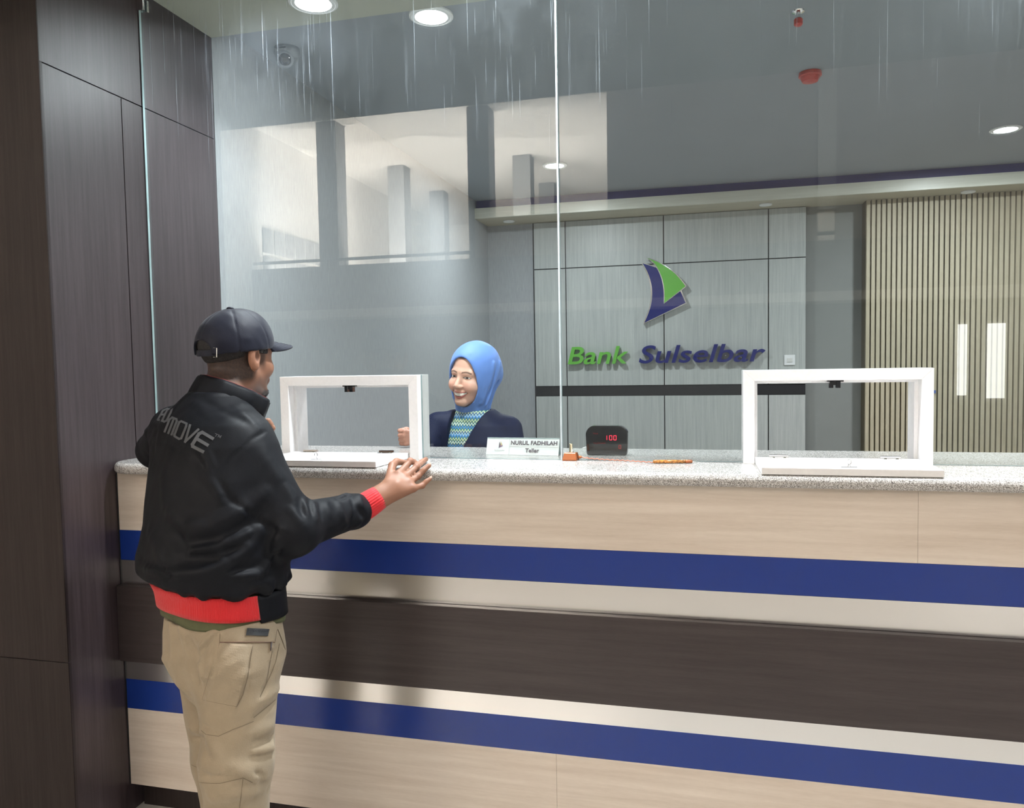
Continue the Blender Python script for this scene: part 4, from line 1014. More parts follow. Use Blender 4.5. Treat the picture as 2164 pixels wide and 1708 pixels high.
for side_ in (0, -1):
    a = rows[0][side_]; b = rows[-1][side_]; ms = []
    for t in np.linspace(0.02, 0.98, 22):
        p = a+(b-a)*t; ms.append(box(p[0]-0.0026, p[0]+0.0026, p[1]-0.0026, p[1]+0.0026, p[2]-0.0009, p[2]+0.0009))
    obj('zipper', join(*ms), MZ, cl)
# red rib hem with black zip placket at the front
HT = [(0.80, *pt(472, 1330, 1.955)[:2], 74, 0.158, 0.128), (0.88, *pt(474, 1290, 1.96)[:2], 73, 0.157, 0.130), (0.96, *pt(466, 1240, 1.965)[:2], 72, 0.160, 0.134), (1.0, *pt(460, 1200, 1.97)[:2], 72, 0.175, 0.145)]
tilt = lambda al: 0.016*math.cos(al-2.6)+0.004
obj('hem_rib', band(HT, 0.908, 0.966, 60, 263, 0.005, 0.006, 120, 5, tilt), MR, man, smooth=True, label='red ribbed hem')
hp = obj('hem_placket', band(HT, 0.900, 0.966, -97, 60, 0.006, 0.008, 60, 5, tilt), MJ, man, smooth=True, label='black front hem placket')
ms = []
for t in np.linspace(0, 1, 26):
    z = 0.89+t*0.12; g = lambda k: np.interp(z, [r_[0] for r_ in HT], [r_[k] for r_ in HT]); h_ = math.radians(g(3)); rr_ = g(5)+0.006
    p = (g(1)+math.cos(h_)*rr_, g(2)+math.sin(h_)*rr_, z); ms.append(box(p[0]-0.003, p[0]+0.003, p[1]-0.003, p[1]+0.003, z-0.0012, z+0.0012))
obj('zipper', join(*ms), MZ, hp)
MG = mat('olive_cotton', (0.085, 0.090, 0.040), 0.85, nscale=40, namt=0.12, bump=0.2, bscale=60)
obj('shirt', band(HT, 0.884, 0.935, 0, 360, -0.001, 0.005, 96, 6, dz=lambda al: tilt(al)+0.004*math.sin(al*3)+0.002*math.sin(al*7)), MG, man, smooth=True, label='olive shirt hem showing below the jacket')
# rib cuff
ax_ = (wr-RC)/np.linalg.norm(wr-RC); u1, u2, _ = frame(ax_)
def rib(a, b, r0, r1, n=110):
    R = []; R2 = []
    for t in np.linspace(0, 1, 6):
        c = a+(b-a)*t; r_ = r0+(r1-r0)*t+0.002*math.sin(math.pi*t)
        R.append([c+(u1*math.cos(q)+u2*math.sin(q))*(r_+0.0011*math.sin(q*30)) for q in np.linspace(0, 2*math.pi, n+1)[:-1]])
        R2.append([c+(u1*math.cos(q)+u2*math.sin(q))*(r_-0.004) for q in np.linspace(0, 2*math.pi, n+1)[:-1]])
    return sheet(R, R2, True)
obj('cuff', rib(RC-ax_*0.024, RC+ax_*0.050, 0.036, 0.0335), mat('red_cuff_knit', (0.62, 0.008, 0.014), 0.7, sheen=0.2), man, smooth=True, label='red ribbed cuff')
# reflective print on the upper back
LG = mat('grey_reflective_print', (0.075, 0.078, 0.086), 0.5)
lo_c = pt(395, 900, 1.98); Dv = (lo_c-CAM)/np.linalg.norm(lo_c-CAM); Uv = CR-Dv*(CR@Dv); Uv /= np.linalg.norm(Uv); Vd = np.cross(Uv, Dv); dd_ = 1.98
def cz(p): # crop pixel of the lettering to plane metres
    x = 300+p[0]/8.541; y = 800+p[1]/8.541
    return ((x-395)*dd_/FPX*1.02, -(y-900)*dd_/FPX)
def Lt(*p): return [cz(q) for q in p]
W_ = 0.0052
big = [
 Lt((345, 745), (318, 742), (395, 560), (470, 525)), Lt((365, 650), (425, 640)),                      # E
 Lt((410, 745), (480, 540), (560, 545), (545, 610), (480, 760), (440, 780), (395, 760)),              # D
 Lt((455, 960), (530, 740), (570, 705), (640, 735), (650, 770), (570, 1010)), Lt((595, 740), (515, 985)),  # M
 Lt((615, 1020), (690, 790), (720, 775), (805, 815), (800, 860), (725, 1070), (690, 1080), (620, 1035), (615, 1000)),  # O
 Lt((860, 840), (785, 1130), (990, 915))]                                                             # V
obj('print', strokes(jtree, lo_c, Uv, Vd, Dv, big, W_, 0.0022), LG, jk, label='grey reflective lettering on the back')
eE = [Lt((1210, 1070), (1050, 965), (1000, 990), (900, 1170), (905, 1205), (1060, 1290)), Lt((975, 1080), (1130, 1180))]
obj('print', strokes(jtree, lo_c, Uv, Vd, Dv, eE, W_*1.45, 0.0022), LG, jk, label='grey reflective letter E')
tm = [Lt((1250, 985), (1300, 1010)), Lt((1275, 1000), (1255, 1035)), Lt((1290, 1045), (1312, 1008), (1312, 1050), (1345, 1020), (1325, 1062))]
obj('print', strokes(jtree, lo_c, Uv, Vd, Dv, tm, 0.0012, 0.0018), LG, jk, label='tiny trademark print')
# ---- trousers
TT = [(0.69, *pt(474, 1430, 1.94)[:2], 77, 0.090, 0.070), (0.75, *pt(474, 1395, 1.93)[:2], 77, 0.116, 0.106), (0.80, *pt(474, 1350, 1.94)[:2], 76, 0.146, 0.124), (0.86, *pt(471, 1310, 1.95)[:2], 75, 0.149, 0.120), (0.895, *pt(471, 1290, 1.95)[:2], 75, 0.145, 0.116)]
RH = pt(511, 1400, 1.885); RK = pt(500, 1610, 1.865); RA = np.array([RK[0]-0.03, RK[1]+0.02, 0.09])
LH = pt(440, 1395, 2.05); LK = pt(472, 1600, 2.12); LA = np.array([LK[0]-0.01, LK[1]+0.05, 0.09])
TROWS = [
    (403, 1392, 412, 1420, 0.010, -0.014), (412, 1420, 421, 1444, 0.010, -0.012), (421, 1444, 427, 1480, 0.008, -0.008),
    (398, 1355, 404, 1372, 0.010, -0.016), (404, 1372, 412, 1394, 0.012, -0.016), (412, 1394, 440, 1362, 0.007, -0.006), (440, 1362, 458, 1344, 0.006, -0.006), (424, 1366, 450, 1338, 0.009, 0.006), (380, 1330, 398, 1360, 0.012, 0.006), (362, 1315, 366, 1390, 0.010, 0.004), (372, 1315, 382, 1370, 0.006, -0.003),
    (346, 1392, 380, 1398, 0.008, 0.004), (385, 1385, 408, 1398, 0.007, -0.005), (420, 1405, 428, 1440, 0.010, 0.007), (432, 1440, 434, 1468, 0.007, -0.010), (440, 1430, 452, 1400, 0.010, 0.005),
    (457, 1345, 456, 1400, 0.004, -0.004), (456, 1400, 444, 1440, 0.004, -0.004), (444, 1440, 436, 1475, 0.004, -0.004), (460, 1360, 570, 1356, 0.004, -0.003),
    (527, 1368, 525, 1440, 0.0035, -0.003), (525, 1440, 518, 1470, 0.0035, -0.003), (575, 1350, 572, 1390, 0.006, 0.006), (581, 1375, 570, 1430, 0.006, -0.007), (570, 1430, 554, 1470, 0.005, -0.006),
    (470, 1395, 505, 1370, 0.012, 0.004), (450, 1430, 500, 1395, 0.014, 0.005), (495, 1440, 520, 1425, 0.012, 0.004), (480, 1470, 530, 1445, 0.008, 0.003),
    (430, 1532, 450, 1545, 0.004, -0.004), (450, 1545, 475, 1548, 0.004, -0.004), (475, 1548, 505, 1534, 0.004, -0.004), (505, 1534, 545, 1520, 0.004, -0.003),
    (545, 1512, 588, 1482, 0.007, -0.005), (535, 1495, 588, 1455, 0.012, 0.005), (540, 1590, 582, 1580, 0.012, 0.007), (532, 1600, 580, 1592, 0.008, -0.006), (540, 1570, 585, 1556, 0.010, -0.005), (530, 1550, 585, 1530, 0.014, 0.005),
    (440, 1556, 460, 1600, 0.014, 0.006), (420, 1632, 450, 1641, 0.004, -0.004), (450, 1641, 490, 1640, 0.004, -0.004), (490, 1640, 535, 1630, 0.004, -0.004), (537, 1632, 556, 1642, 0.006, -0.008), (500, 1625, 556, 1650, 0.016, 0.006), (545, 1648, 568, 1668, 0.010, -0.006), (420, 1615, 480, 1620, 0.016, 0.005),
    (406, 1560, 430, 1562, 0.006, -0.010), (404, 1540, 430, 1548, 0.008, 0.006), (376, 1445, 400, 1470, 0.009, 0.005), (385, 1470, 412, 1496, 0.006, -0.006), (450, 1685, 560, 1670, 0.014, 0.006), (430, 1600, 425, 1650, 0.010, 0.005), (536, 1640, 536, 1705, 0.0035, -0.003)]
def trousers0(P):
    d = gencyl(P, TT)
    legR = smin(cone(P, RH, RK, 0.092, 0.080), cone(P, RK, RA, 0.080, 0.068), 0.03)
    legL = smin(cone(P, LH, LK, 0.082, 0.076), cone(P, LK, LA, 0.076, 0.066), 0.03)
    return smin(smin(d, legR, 0.05), smin(d, legL, 0.05), 0.008)
TF = folds(trousers0, TROWS, 1.7)
def trousers(P):
    d = crease2(P, TF, trousers0(P))+0.0028*vnoise(P, 9, 7)+0.0012*vnoise(P, 26, 8)
    low = np.exp(-((P[:, 2]-0.12)/0.06)**2); d = d+low*0.004*np.sin(P[:, 2]*180)
    d = np.where((P[:, 1] > 2.05) & (P[:, 2] > 0.1), np.maximum(d, P[:, 1]-2.137), d)
    return np.maximum(d, 0.045-P[:, 2])
MK = mat('khaki_canvas', (0.315, 0.250, 0.168), 0.80, nscale=25, namt=0.06, bump=0.25, bscale=350, sheen=0.1)
tr_, tvf = bodyobj('trousers', trousers, (-1.62, 1.48, 0.03), (-0.9, 2.15, 0.90), 0.0046, MK, man, rl=1, label='khaki cargo trousers')
ttree = bvh(tvf)
pc = pt(500, 1420, 1.80); PD = (pc-CAM)/np.linalg.norm(pc-CAM); PU = CR-PD*(CR@PD); PU /= np.linalg.norm(PU); PV = np.cross(PU, PD)
def ck(p, d=1.80): x, y = p; return ((x-500)*d/FPX, -(y-1420)*d/FPX)
def czp(p): return ck((430+p[0]/8.989, 1310+p[1]/8.989))
pk = patch(ttree, pc, PU, PV, PD, [czp((270, 470)), czp((870, 490)), czp((700, 1610)), czp((60, 1490))], 18, 24, 0.0045, 0.008, 'back_pocket', MK, tr_, label='buttoned patch pocket on the right seat')
patch(ttree, pc, PU, PV, PD, [czp((265, 448)), czp((1285, 432)), czp((1285, 446)), czp((265, 468))], 24, 1, 0.0045, 0.006, 'pocket_zip', mat('brown_zip_tape', (0.16, 0.09, 0.06), 0.6), tr_)
patch(ttree, pc, PU, PV, PD, [czp((1200, 440)), czp((1232, 440)), czp((1225, 600)), czp((1205, 600))], 2, 4, 0.0065, 0.006, 'zip_puller', mat('brown_puller', (0.03, 0.012, 0.01), 0.4), tr_)
pt1 = patch(ttree, pc, PU, PV, PD, [czp((735, 190)), czp((1160, 190)), czp((1140, 325)), czp((725, 325))], 10, 5, 0.0050, 0.006, 'brand_patch', mat('black_rubber_patch', (0.010, 0.011, 0.014), 0.5), tr_, label='black rubber patch with raised print')
patch(ttree, pc, PU, PV, PD, [czp((1330, 180)), czp((1500, 120)), czp((1560, 300)), czp((1520, 560))], 6, 12, 0.005, 0.008, 'belt_loop_flap', MK, tr_)
TH_ = mat('khaki_seam_shade', (0.17, 0.13, 0.085), 0.8)
def px_l(*p): return [ck(q) for q in p]
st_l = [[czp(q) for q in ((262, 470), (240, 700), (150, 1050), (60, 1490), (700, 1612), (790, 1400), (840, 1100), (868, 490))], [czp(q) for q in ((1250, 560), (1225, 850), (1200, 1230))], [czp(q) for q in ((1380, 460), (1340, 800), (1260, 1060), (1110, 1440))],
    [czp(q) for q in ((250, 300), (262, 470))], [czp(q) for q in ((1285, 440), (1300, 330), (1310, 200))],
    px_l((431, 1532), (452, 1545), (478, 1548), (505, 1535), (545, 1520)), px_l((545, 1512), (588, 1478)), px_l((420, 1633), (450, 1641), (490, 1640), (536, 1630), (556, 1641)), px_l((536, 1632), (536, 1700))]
obj('stitch_and_seam_shade', strokes(ttree, pc, PU, PV, PD, st_l, 0.0013, 0.0012), TH_, tr_, label='stitched seams with their gap shade drawn as dark lines on the seat and thigh')  # thin strips along the seams, gap shade put into their darker khaki
V, F = text_mesh('BLACKHAWK', 1.0, 0.02, 0.01, 0.0, 2)
w3 = V[:, 0].max(); a = np.array(czp((775, 258))); b = np.array(czp((1120, 258)))
pts_ = [(a[0]+(b[0]-a[0])*x/w3, a[1]+y*0.0088) for x, y in V[:, :2]]
pp = drape(ttree, pc, PU, PV, PD, pts_, 0.0058)
obj('raised_print', (pp, F), mat('patch_print', (0.085, 0.09, 0.10), 0.5), pt1)
# ---- shoes
for A_, hd_ in ((RA, 70), (LA, 88)):
    f = lframe(hd_); base = np.array([A_[0], A_[1], 0])
    def shoe(P):
        q = (P-base)@f
        d = smin(cone(q, (-0.05, 0, 0.045), (0.13, 0, 0.030), 0.040, 0.034), cone(q, (-0.02, 0, 0.06), (-0.01, 0, 0.11), 0.042, 0.040), 0.03)
        return np.maximum(d, 0.012-q[:, 2])
    s_, _ = bodyobj('shoe', shoe, base+(-0.22, -0.22, -0.01), base+(0.22, 0.22, 0.16), 0.006, mat('dark_shoe_leather', (0.02, 0.018, 0.017), 0.4), man)
    so_ = [];  R = []
    for z, g in ((0.0, 0.0), (0.016, 0.002)):
        R.append([base+f@np.array([0.04+(0.135+g)*math.cos(q), (0.044+g)*math.sin(q)*(1-0.12*math.cos(q)), z]) for q in np.linspace(0, 2*math.pi, 41)[:-1]])
    obj('sole', rings(R, True, True), mat('rubber_sole', (0.03, 0.03, 0.03), 0.7), s_)
# ---- cap
MC = mat('navy_cotton_twill', (0.0078, 0.0092, 0.020), 0.52, spec=0.18, nscale=200, namt=0.08, bump=0.12, bscale=420, sheen=0.1)
def capc(P):
    q = toh(P); 
    # crown, tipped slightly back
    t = math.radians(9); x = q[:, 0]*math.cos(t)+q[:, 2]*math.sin(t); z = -q[:, 0]*math.sin(t)+q[:, 2]*math.cos(t)
    Q = np.stack([x, q[:, 1], z], 1)
    d = ell(Q, (-0.006, 0, 0.022), (0.111, 0.090, 0.107)); d = smin(d, ell(Q, (0.030, 0, 0.050), (0.066, 0.066, 0.070)), 0.02)
    a = np.arctan2(Q[:, 1], Q[:, 0]+0.006)
    rr = np.hypot(Q[:, 0]+0.006, Q[:, 1])
    for k in range(6):
        da = np.abs(np.angle(np.exp(1j*(a-math.pi/3*k)))); d = d+0.0014*np.exp(-(da*rr/0.0028)**2)
    d = crease(Q, [((-0.085, -0.04, 0.05), (-0.02, -0.088, 0.045), 0.008, 0.003), ((-0.07, -0.05, 0.030), (0.03, -0.088, 0.028), 0.007, -0.003), ((-0.04, -0.06, 0.075), (0.02, -0.07, 0.070), 0.008, 0.0025), ((0.0, -0.088, 0.02), (0.07, -0.060, 0.040), 0.010, 0.0022)], d)+0.0008*vnoise(P, 40, 6)
    inner = ell(Q, (-0.006, 0, 0.018), (0.106, 0.085, 0.101))
    d = smax(d, -inner, 0.001)
    # lower rim: dips towards the back
    rim = 0.012-Q[:, 2]-0.0*Q[:, 0]
    d = smax(d, rim, 0.002)
    hole = np.linalg.norm(np.stack([(Q[:, 1])/0.036, (Q[:, 2]-0.022)/0.030], 1), axis=1)-1
    hole = np.where(Q[:, 0] < -0.05, hole*0.03, 1.0); d = smax(d, -hole, 0.002)
    return d
cap, cvf = bodyobj('cap', capc, HO-0.15, HO+0.17, 0.0030, MC, man, rl=1, label='navy baseball cap')
t9 = math.radians(9)
def capq(x, y, z): return fromh((x*math.cos(t9)-z*math.sin(t9), y, x*math.sin(t9)+z*math.cos(t9)))
R = []; R2 = []
for s_ in np.linspace(0, 1, 15):
    row = []; row2 = []
    for al in np.linspace(-62, 62, 33):
        a = math.radians(al); x0 = 0.100*math.cos(a)-0.000; y0 = 0.086*math.sin(a)
        ln = 0.080*max(0.0, math.cos(a*1.42))**0.6
        x = x0+ln*s_; y = y0*(1-0.06*s_); z = 0.020-0.000*s_-0.26*ln*s_-5.0*y*y*(0.35+0.65*s_)*0.9+0.012
        row.append(capq(x, y, z)); row2.append(capq(x, y, z-0.0035))
    R.append(row); R2.append(row2)
br = obj('bill', sheet(R, R2), MC, cap, smooth=True)
for s_ in (0.35, 0.5, 0.65, 0.8, 0.93):
    i = int(s_*14); obj('stitch_and_seam_shade', tube([np.array(p)+np.array([0, 0, 0.0003]) for p in R[i][3:-3]], 0.0005, 5), mat('navy_thread', (0.03, 0.035, 0.06), 0.7), br)
obj('button', lathe(capq(-0.006, 0, 0.127), [(0.010, 0), (0.010, 0.003), (0.006, 0.006)], 20, HA[:, 2]), MC, cap, smooth=True)
sp_ = [capq(-0.112+0.022*(math.sin(a)**2)*1.0, 0.050*math.sin(a), 0.018) for a in np.linspace(-1.15, 1.15, 20)]
R = [[p+HA[:, 2]*v for p in sp_] for v in (-0.008, 0.008)]; R2 = [[p+HA[:, 0]*0.003+HA[:, 2]*v for p in sp_] for v in (-0.008, 0.008)]
stp = obj('strap', sheet(R, R2), MC, cap)
bk = capq(-0.0995, -0.043, 0.018)
ur = HA[:, 1]*0.6+HA[:, 0]*0.3; 
obj('buckle', tube([bk+HA[:, 2]*0.012-HA[:, 0]*0.006, bk-HA[:, 1]*0.006+HA[:, 2]*0.012, bk-HA[:, 1]*0.006-HA[:, 2]*0.012, bk-HA[:, 2]*0.012-HA[:, 0]*0.006], 0.0014, 6), MT['chrome'], stp)
# hair tufts under the cap and a goatee, real thickness
MH = mat('short_black_hair', (0.012, 0.010, 0.010), 0.65, bump=0.6, bscale=260, nscale=120, namt=0.4)
def hairf(P):
    q = toh(P); d = headsdf(q, ears=False)-0.0045-0.0016*vnoise(P, 170, 9)
    side = np.maximum(0.010-q[:, 2]-0.35*np.minimum(q[:, 0]+0.02, 0)*-1*0, q[:, 0]-0.050)
    back = np.maximum(q[:, 0]+0.030, -0.030-q[:, 2]+0.35*(q[:, 0]+0.10))
    reg = np.minimum(np.maximum(-0.004-q[:, 2]+0.010, q[:, 0]-0.048), back)
    return np.maximum(np.maximum(d, reg), q[:, 2]-np.where(q[:, 0] < -0.06, 0.052, 0.026+0.15*q[:, 0]))
bodyobj('hair', hairf, HO-0.13, HO+0.14, 0.0034, MH, man, rl=1)
def goat(P):
    q = toh(P); d = headsdf(q, ears=False)-0.0035-0.002*vnoise(P, 220, 11)
    return np.maximum(d, ell(q, (0.078, 0, -0.104), (0.026, 0.024, 0.019)))
bodyobj('goatee', goat, fromh((0.07, 0, -0.1))-0.05, fromh((0.07, 0, -0.1))+0.05, 0.0022, MH, man, rl=1)

# ------------------------------------------------------------------ the teller behind the glass
TE = pt(973, 798, 3.02); TA = lframe(-108, -4, -7)
TO = TE-TA[:, 0]*0.082
tel = empty('person', (TO[0], TO[1]+0.08, 0.0), 'smiling woman in a light blue headscarf and navy blazer seated behind the glass', 'person')
def tt(P): return (P-TO)@TA
def ft(p): return TO+TA@np.asarray(p, float)
SKT = np.array([0.66, 0.385, 0.29])
RHt = pl(858, 926, 1, 2.655)
TRS = pt(925, 899, 3.11); TRE = np.array([TRS[0]-0.05, TRS[1]-0.10, 1.11]); TRW = RHt+np.array([0.035, 0.075, -0.006])
TLS = pt(1076, 908, 3.12); TLE = np.array([TLS[0]+0.045, TLS[1]-0.06, 1.04]); TLW = np.array([TLS[0]-0.07, TLS[1]-0.28, 1.02])
def mouthz(y): return -0.0660+9.0*y*y
def face0(q):
    S = q.copy(); S[:, 1] = np.abs(S[:, 1])
    return smin(headsdf(q, ears=False), ell(S, (0.062, 0.036, -0.034), (0.024, 0.025, 0.023)), 0.016)
def tel_body(P):
    q = tt(P); d = headsdf(q, ears=False)
    S = q.copy(); S[:, 1] = np.abs(S[:, 1])
    d = smin(d, ell(S, (0.062, 0.036, -0.034), (0.024, 0.025, 0.023)), 0.016)        # lifted smiling cheeks
    yy = np.clip(S[:, 1], 0, 0.032); e_ = (np.hypot(S[:, 1]/0.0305, (S[:, 2]-mouthz(yy)+0.0008)/0.0072)-1)*0.0070
    e_ = np.where(S[:, 0] > 0.05, e_, 1.0)
    d = smax(d, -np.maximum(e_, -(d+0.0055)), 0.0015)
    d = crease(S, [((0.088, 0.022, -0.038), (0.074, 0.036, -0.066), 0.004, -0.003)], d)
    d = smin(d, cone(P, ft((-0.02, 0, -0.07)), ft((-0.050, 0, -0.18)), 0.050, 0.050), 0.03)
    return d
def hand_t(P):
    w = TRW; c = RHt; d = cone(P, w, c+(w-c)*0.35, 0.024, 0.025)
    ax_ = (c-w)/np.linalg.norm(c-w); up_ = np.array([0, 0, 1.0]); sd = np.cross(ax_, up_)
    for i in range(4):
        k_ = c+up_*(0.024-0.0150*i)+ax_*(0.008-0.0035*abs(i-1.2)); tip = k_+sd*0.026-ax_*0.012+up_*(-0.002)
        d = smin(d, cone(P, w+(k_-w)*0.45, k_, 0.013, 0.0092), 0.006)
        d = smin(d, cone(P, k_, k_+sd*0.022+ax_*0.003, 0.0088, 0.0082), 0.002); d = smin(d, cone(P, k_+sd*0.022+ax_*0.003, k_+sd*0.024-ax_*0.018, 0.0082, 0.0075), 0.002)
    d = smin(d, chain(P, [w+up_*0.012+sd*0.01, c+up_*0.030+sd*0.018-ax_*0.02, c+up_*0.026+sd*0.034], (0.012, 0.0105, 0.0085), 0.004), 0.006)
    return d
def tel_all(P):
    d = tel_body(P)
    d = smin(d, cone(P, TLS+np.array([-.02, .02, -.01]), TRS+np.array([.02, .02, -.01]), 0.035, 0.035), 0.02)
    d = smin(d, cone(P, (TLS+TRS)/2+np.array([0, 0.03, 0]), (TLS+TRS)/2+np.array([0, 0.02, -0.3]), 0.05, 0.07), 0.02)
    d = smin(d, chain(P, [TRS, TRE, TRW], (0.04, 0.035, 0.024), 0.01), 0.02)
    d = smin(d, chain(P, [TLS, TLE, TLW], (0.04, 0.035, 0.024), 0.01), 0.02)
    d = smin(d, hand_t(P), 0.006)
    d = smin(d, ell(P, TLW-np.array([0.02, 0.05, 0]), (0.035, 0.05, 0.018)), 0.01)
    return d
def tel_col(V):
    q = tt(V); y = q[:, 1]; ay = np.abs(y); x = q[:, 0]; z = q[:, 2]; c = np.tile(SKT, (len(V), 1)); c[np.linalg.norm(q, axis=1) > 0.22] = SKT*np.array([0.62, 0.55, 0.52]); c = c*(1+0.02*vnoise(V, 70, 3)[:, None])  # skin away from the head is darkened: the hand's shade put into its colour
    face = (np.linalg.norm(q, axis=1) < 0.19)*(x > 0.03)
    def mixin(w, col):
        nonlocal c; w = np.clip(w, 0, 1)[:, None]; c = c*(1-w)+np.array(col)*w
    sm = lambda v, e: np.clip(0.5-v/e, 0, 1)
    mixin(face*0.30*np.exp(-((ay-0.036)**2+(z+0.032)**2)/0.018**2), (0.72, 0.28, 0.22))
    # brows
    bz = 0.0200+0.0035*np.sin(np.clip((ay-0.012)/0.034, 0, 1)*math.pi)-0.10*np.maximum(ay-0.035, 0)
    mixin(face*0.85*sm(np.abs(z-bz)-0.0030, 0.002)*(ay > 0.011)*(ay < 0.049), (0.09, 0.05, 0.035))
    # laughing eyes: white, iris, lash line
    ez = 0.0008+0.0012*np.cos((ay-0.031)/0.014*1.5)
    op = 0.0027*np.sqrt(np.clip(1-((ay-0.031)/0.0145)**2, 0, 1))
    mixin(face*(np.abs(z-ez) < op+0.0012)*(np.abs(ay-0.031) < 0.0155), (0.05, 0.03, 0.025))
    mixin(face*sm(np.abs(z-ez)-op+0.0006, 0.001)*(np.abs(ay-0.031) < 0.0135), (0.70, 0.66, 0.62))
    g = np.sign(y)*0.003
    mixin(face*(np.hypot(ay-0.031+np.where(y > 0, 0.002, -0.002)*-1, z-ez) < 0.0052)*(np.abs(z-ez) < op+0.0006), (0.018, 0.012, 0.010))
    # mouth
    mz = mouthz(np.clip(ay, 0, 0.033)); u = ay/0.0310
    th = np.sqrt(np.clip(1-u*u, 0, 1))
    lip = face*(x > 0.055)*(z < mz+0.0100*th+0.0012)*(z > mz-0.0170*th-0.0005)*(u < 1.06)
    mixin(lip*0.9, (0.46, 0.13, 0.11))
    inside = face*(x > 0.055)*(z < mz+0.0058*th)*(z > mz-0.0078*th)*(u < 0.96)
    mixin(inside*1.0, (0.10, 0.02, 0.02))
    # hairline cap under the scarf
    mixin((x > 0.0)*np.clip((z-0.070+0.8*np.maximum(ay-0.045, 0)*-1)/0.006, 0, 1)*(np.linalg.norm(q, axis=1) < 0.2), (0.012, 0.012, 0.03))
    return c
V, F = isosurf(tel_all, np.minimum.reduce([TRS, TLS, TRE, RHt, TLE, TLW])-0.14, np.array([TLE[0]+0.12, TO[1]+0.22, TO[2]+0.17]), 0.0034)
V = relax(V, F, 1)
obj('body', (V, F), vcol('skin_fair', 0.42, 0.4, 0.06), tel, smooth=True, col=tel_col(V))
# finer face laid over the same field
V, F = isosurf(lambda P: np.maximum(tel_body(P)-0.0006, 0.028-tt(P)[:, 0]), TO-0.14, TO+0.14, 0.0014, safe=2.6)
V = relax(V, F, 1)
obj('face', (V, F), vcol('skin_face', 0.40, 0.4, 0.08), tel, smooth=True, col=tel_col(V))
ms = []
ys = [i*0.0043 for i in range(-7, 8)]
zs_ = [float(mouthz(abs(y))) for y in ys]
start = np.array([ft((0.16, y, z+0.001)) for y, z in zip(ys, zs_)]); dirn = -TA[:, 0]; dd2 = np.zeros(len(ys))
for _ in range(60): dd2 += np.clip(face0(tt(start+dirn*dd2[:, None]))*0.8, -0.01, 0.02)
xsf = [0.16-d_ for d_ in dd2]
for i in range(len(ys)-1):
    ym = (ys[i]+ys[i+1])/2; zm = (zs_[i]+zs_[i+1])/2; u_ = abs(ym)/0.0305; th = math.sqrt(max(0.0, 1-u_*u_)); hi_ = 0.0052*th+0.0002; lo_ = -0.0048*th-0.0004; g_ = 0.00022
    P8 = []
    for a_ in (-0.007, -0.0018):
        for (yy, xx) in ((ys[i]+g_, xsf[i]), (ys[i+1]-g_, xsf[i+1])):
            for zz_ in (lo_, hi_): P8.append(ft((xx+a_, yy, zm+zz_)))
    ms.append((np.array(P8), [(0, 1, 3, 2), (4, 6, 7, 5), (0, 4, 5, 1), (2, 3, 7, 6), (0, 2, 6, 4), (1, 5, 7, 3)]))
obj('teeth', join(*ms), mat('tooth_enamel', (0.78, 0.74, 0.66), 0.3), tel)
# headscarf
HFo = []
def KH(a, b, w, h): HFo.append((ft(a), ft(b), w*0.8, h*1.3))
for a, b, w, h in [((0.045, 0.070, 0.03), (0.030, 0.078, -0.09), 0.010, 0.004), ((-0.01, 0.095, 0.06), (0.03, 0.07, -0.10), 0.010, 0.004), ((-0.03, 0.10, 0.05), (0.02, 0.075, -0.11), 0.007, -0.005),
    ((-0.06, 0.09, 0.06), (0.01, 0.080, -0.12), 0.009, 0.005), ((-0.085, 0.075, 0.03), (0.0, 0.085, -0.125), 0.008, -0.006), ((-0.10, 0.06, 0.0), (-0.01, 0.085, -0.14), 0.010, 0.006), ((-0.11, 0.03, 0.03), (-0.06, 0.07, -0.10), 0.010, 0.005),
    ((0.05, -0.02, -0.135), (0.01, 0.085, -0.140), 0.005, 0.004), ((0.05, -0.03, -0.150), (0.01, 0.085, -0.158), 0.005, -0.004), ((0.05, -0.03, -0.165), (0.01, 0.085, -0.172), 0.006, 0.004), ((0.055, 0.0, -0.125), (0.02, 0.075, -0.112), 0.006, -0.004),
    ((0.03, -0.07, 0.04), (0.04, -0.06, -0.09), 0.009, 0.003), ((0.06, 0.03, 0.095), (-0.05, 0.05, 0.115), 0.012, 0.002)]: KH(a, b, w, h)
def scarf(P):
    q = tt(P)
    d = ell(q, (-0.022, 0, 0.030), (0.118, 0.096, 0.108)); d = smin(d, ell(q, (0.006, 0, -0.030), (0.080, 0.083, 0.100)), 0.03)
    d = smin(d, cone(q, (-0.010, 0, -0.09), (-0.018, 0, -0.165), 0.072, 0.071), 0.03)
    d = smin(d, ell(q, (-0.085, 0.01, -0.005), (0.052, 0.064, 0.062)), 0.04); d = crease2(P, HFo, d)+0.0010*vnoise(P, 36, 12)
    op = np.hypot(q[:, 1]/0.0635, (q[:, 2]+0.022-0.00*q[:, 1])/0.0985)-1
    op = np.where(q[:, 2] > 0, np.hypot(q[:, 1]/0.0635*(1+0.0*q[:, 2]), (q[:, 2]+0.022)/0.1010)-1, op)
    op = np.where(q[:, 0] > 0.0, op*0.06, 1.0)
    d = smax(d, -op, 0.006)
    inn = np.minimum(ell(q, (-0.014, 0, 0.036), (0.098, 0.077, 0.088)), cone(q, (-0.015, 0, -0.06), (-0.02, 0, -0.2), 0.058, 0.060))
    d = smax(d, -inn, 0.002)
    return smax(d, -0.186-q[:, 2], 0.006)
bodyobj('headscarf', scarf, TO+np.array([-0.16, -0.16, -0.22]), TO+np.array([0.16, 0.16, 0.17]), 0.0030, mat('light_blue_jersey', (0.105, 0.225, 0.58), 0.62, bump=0.1, bscale=500, sheen=0.15), tel, rl=1, label='light blue headscarf')
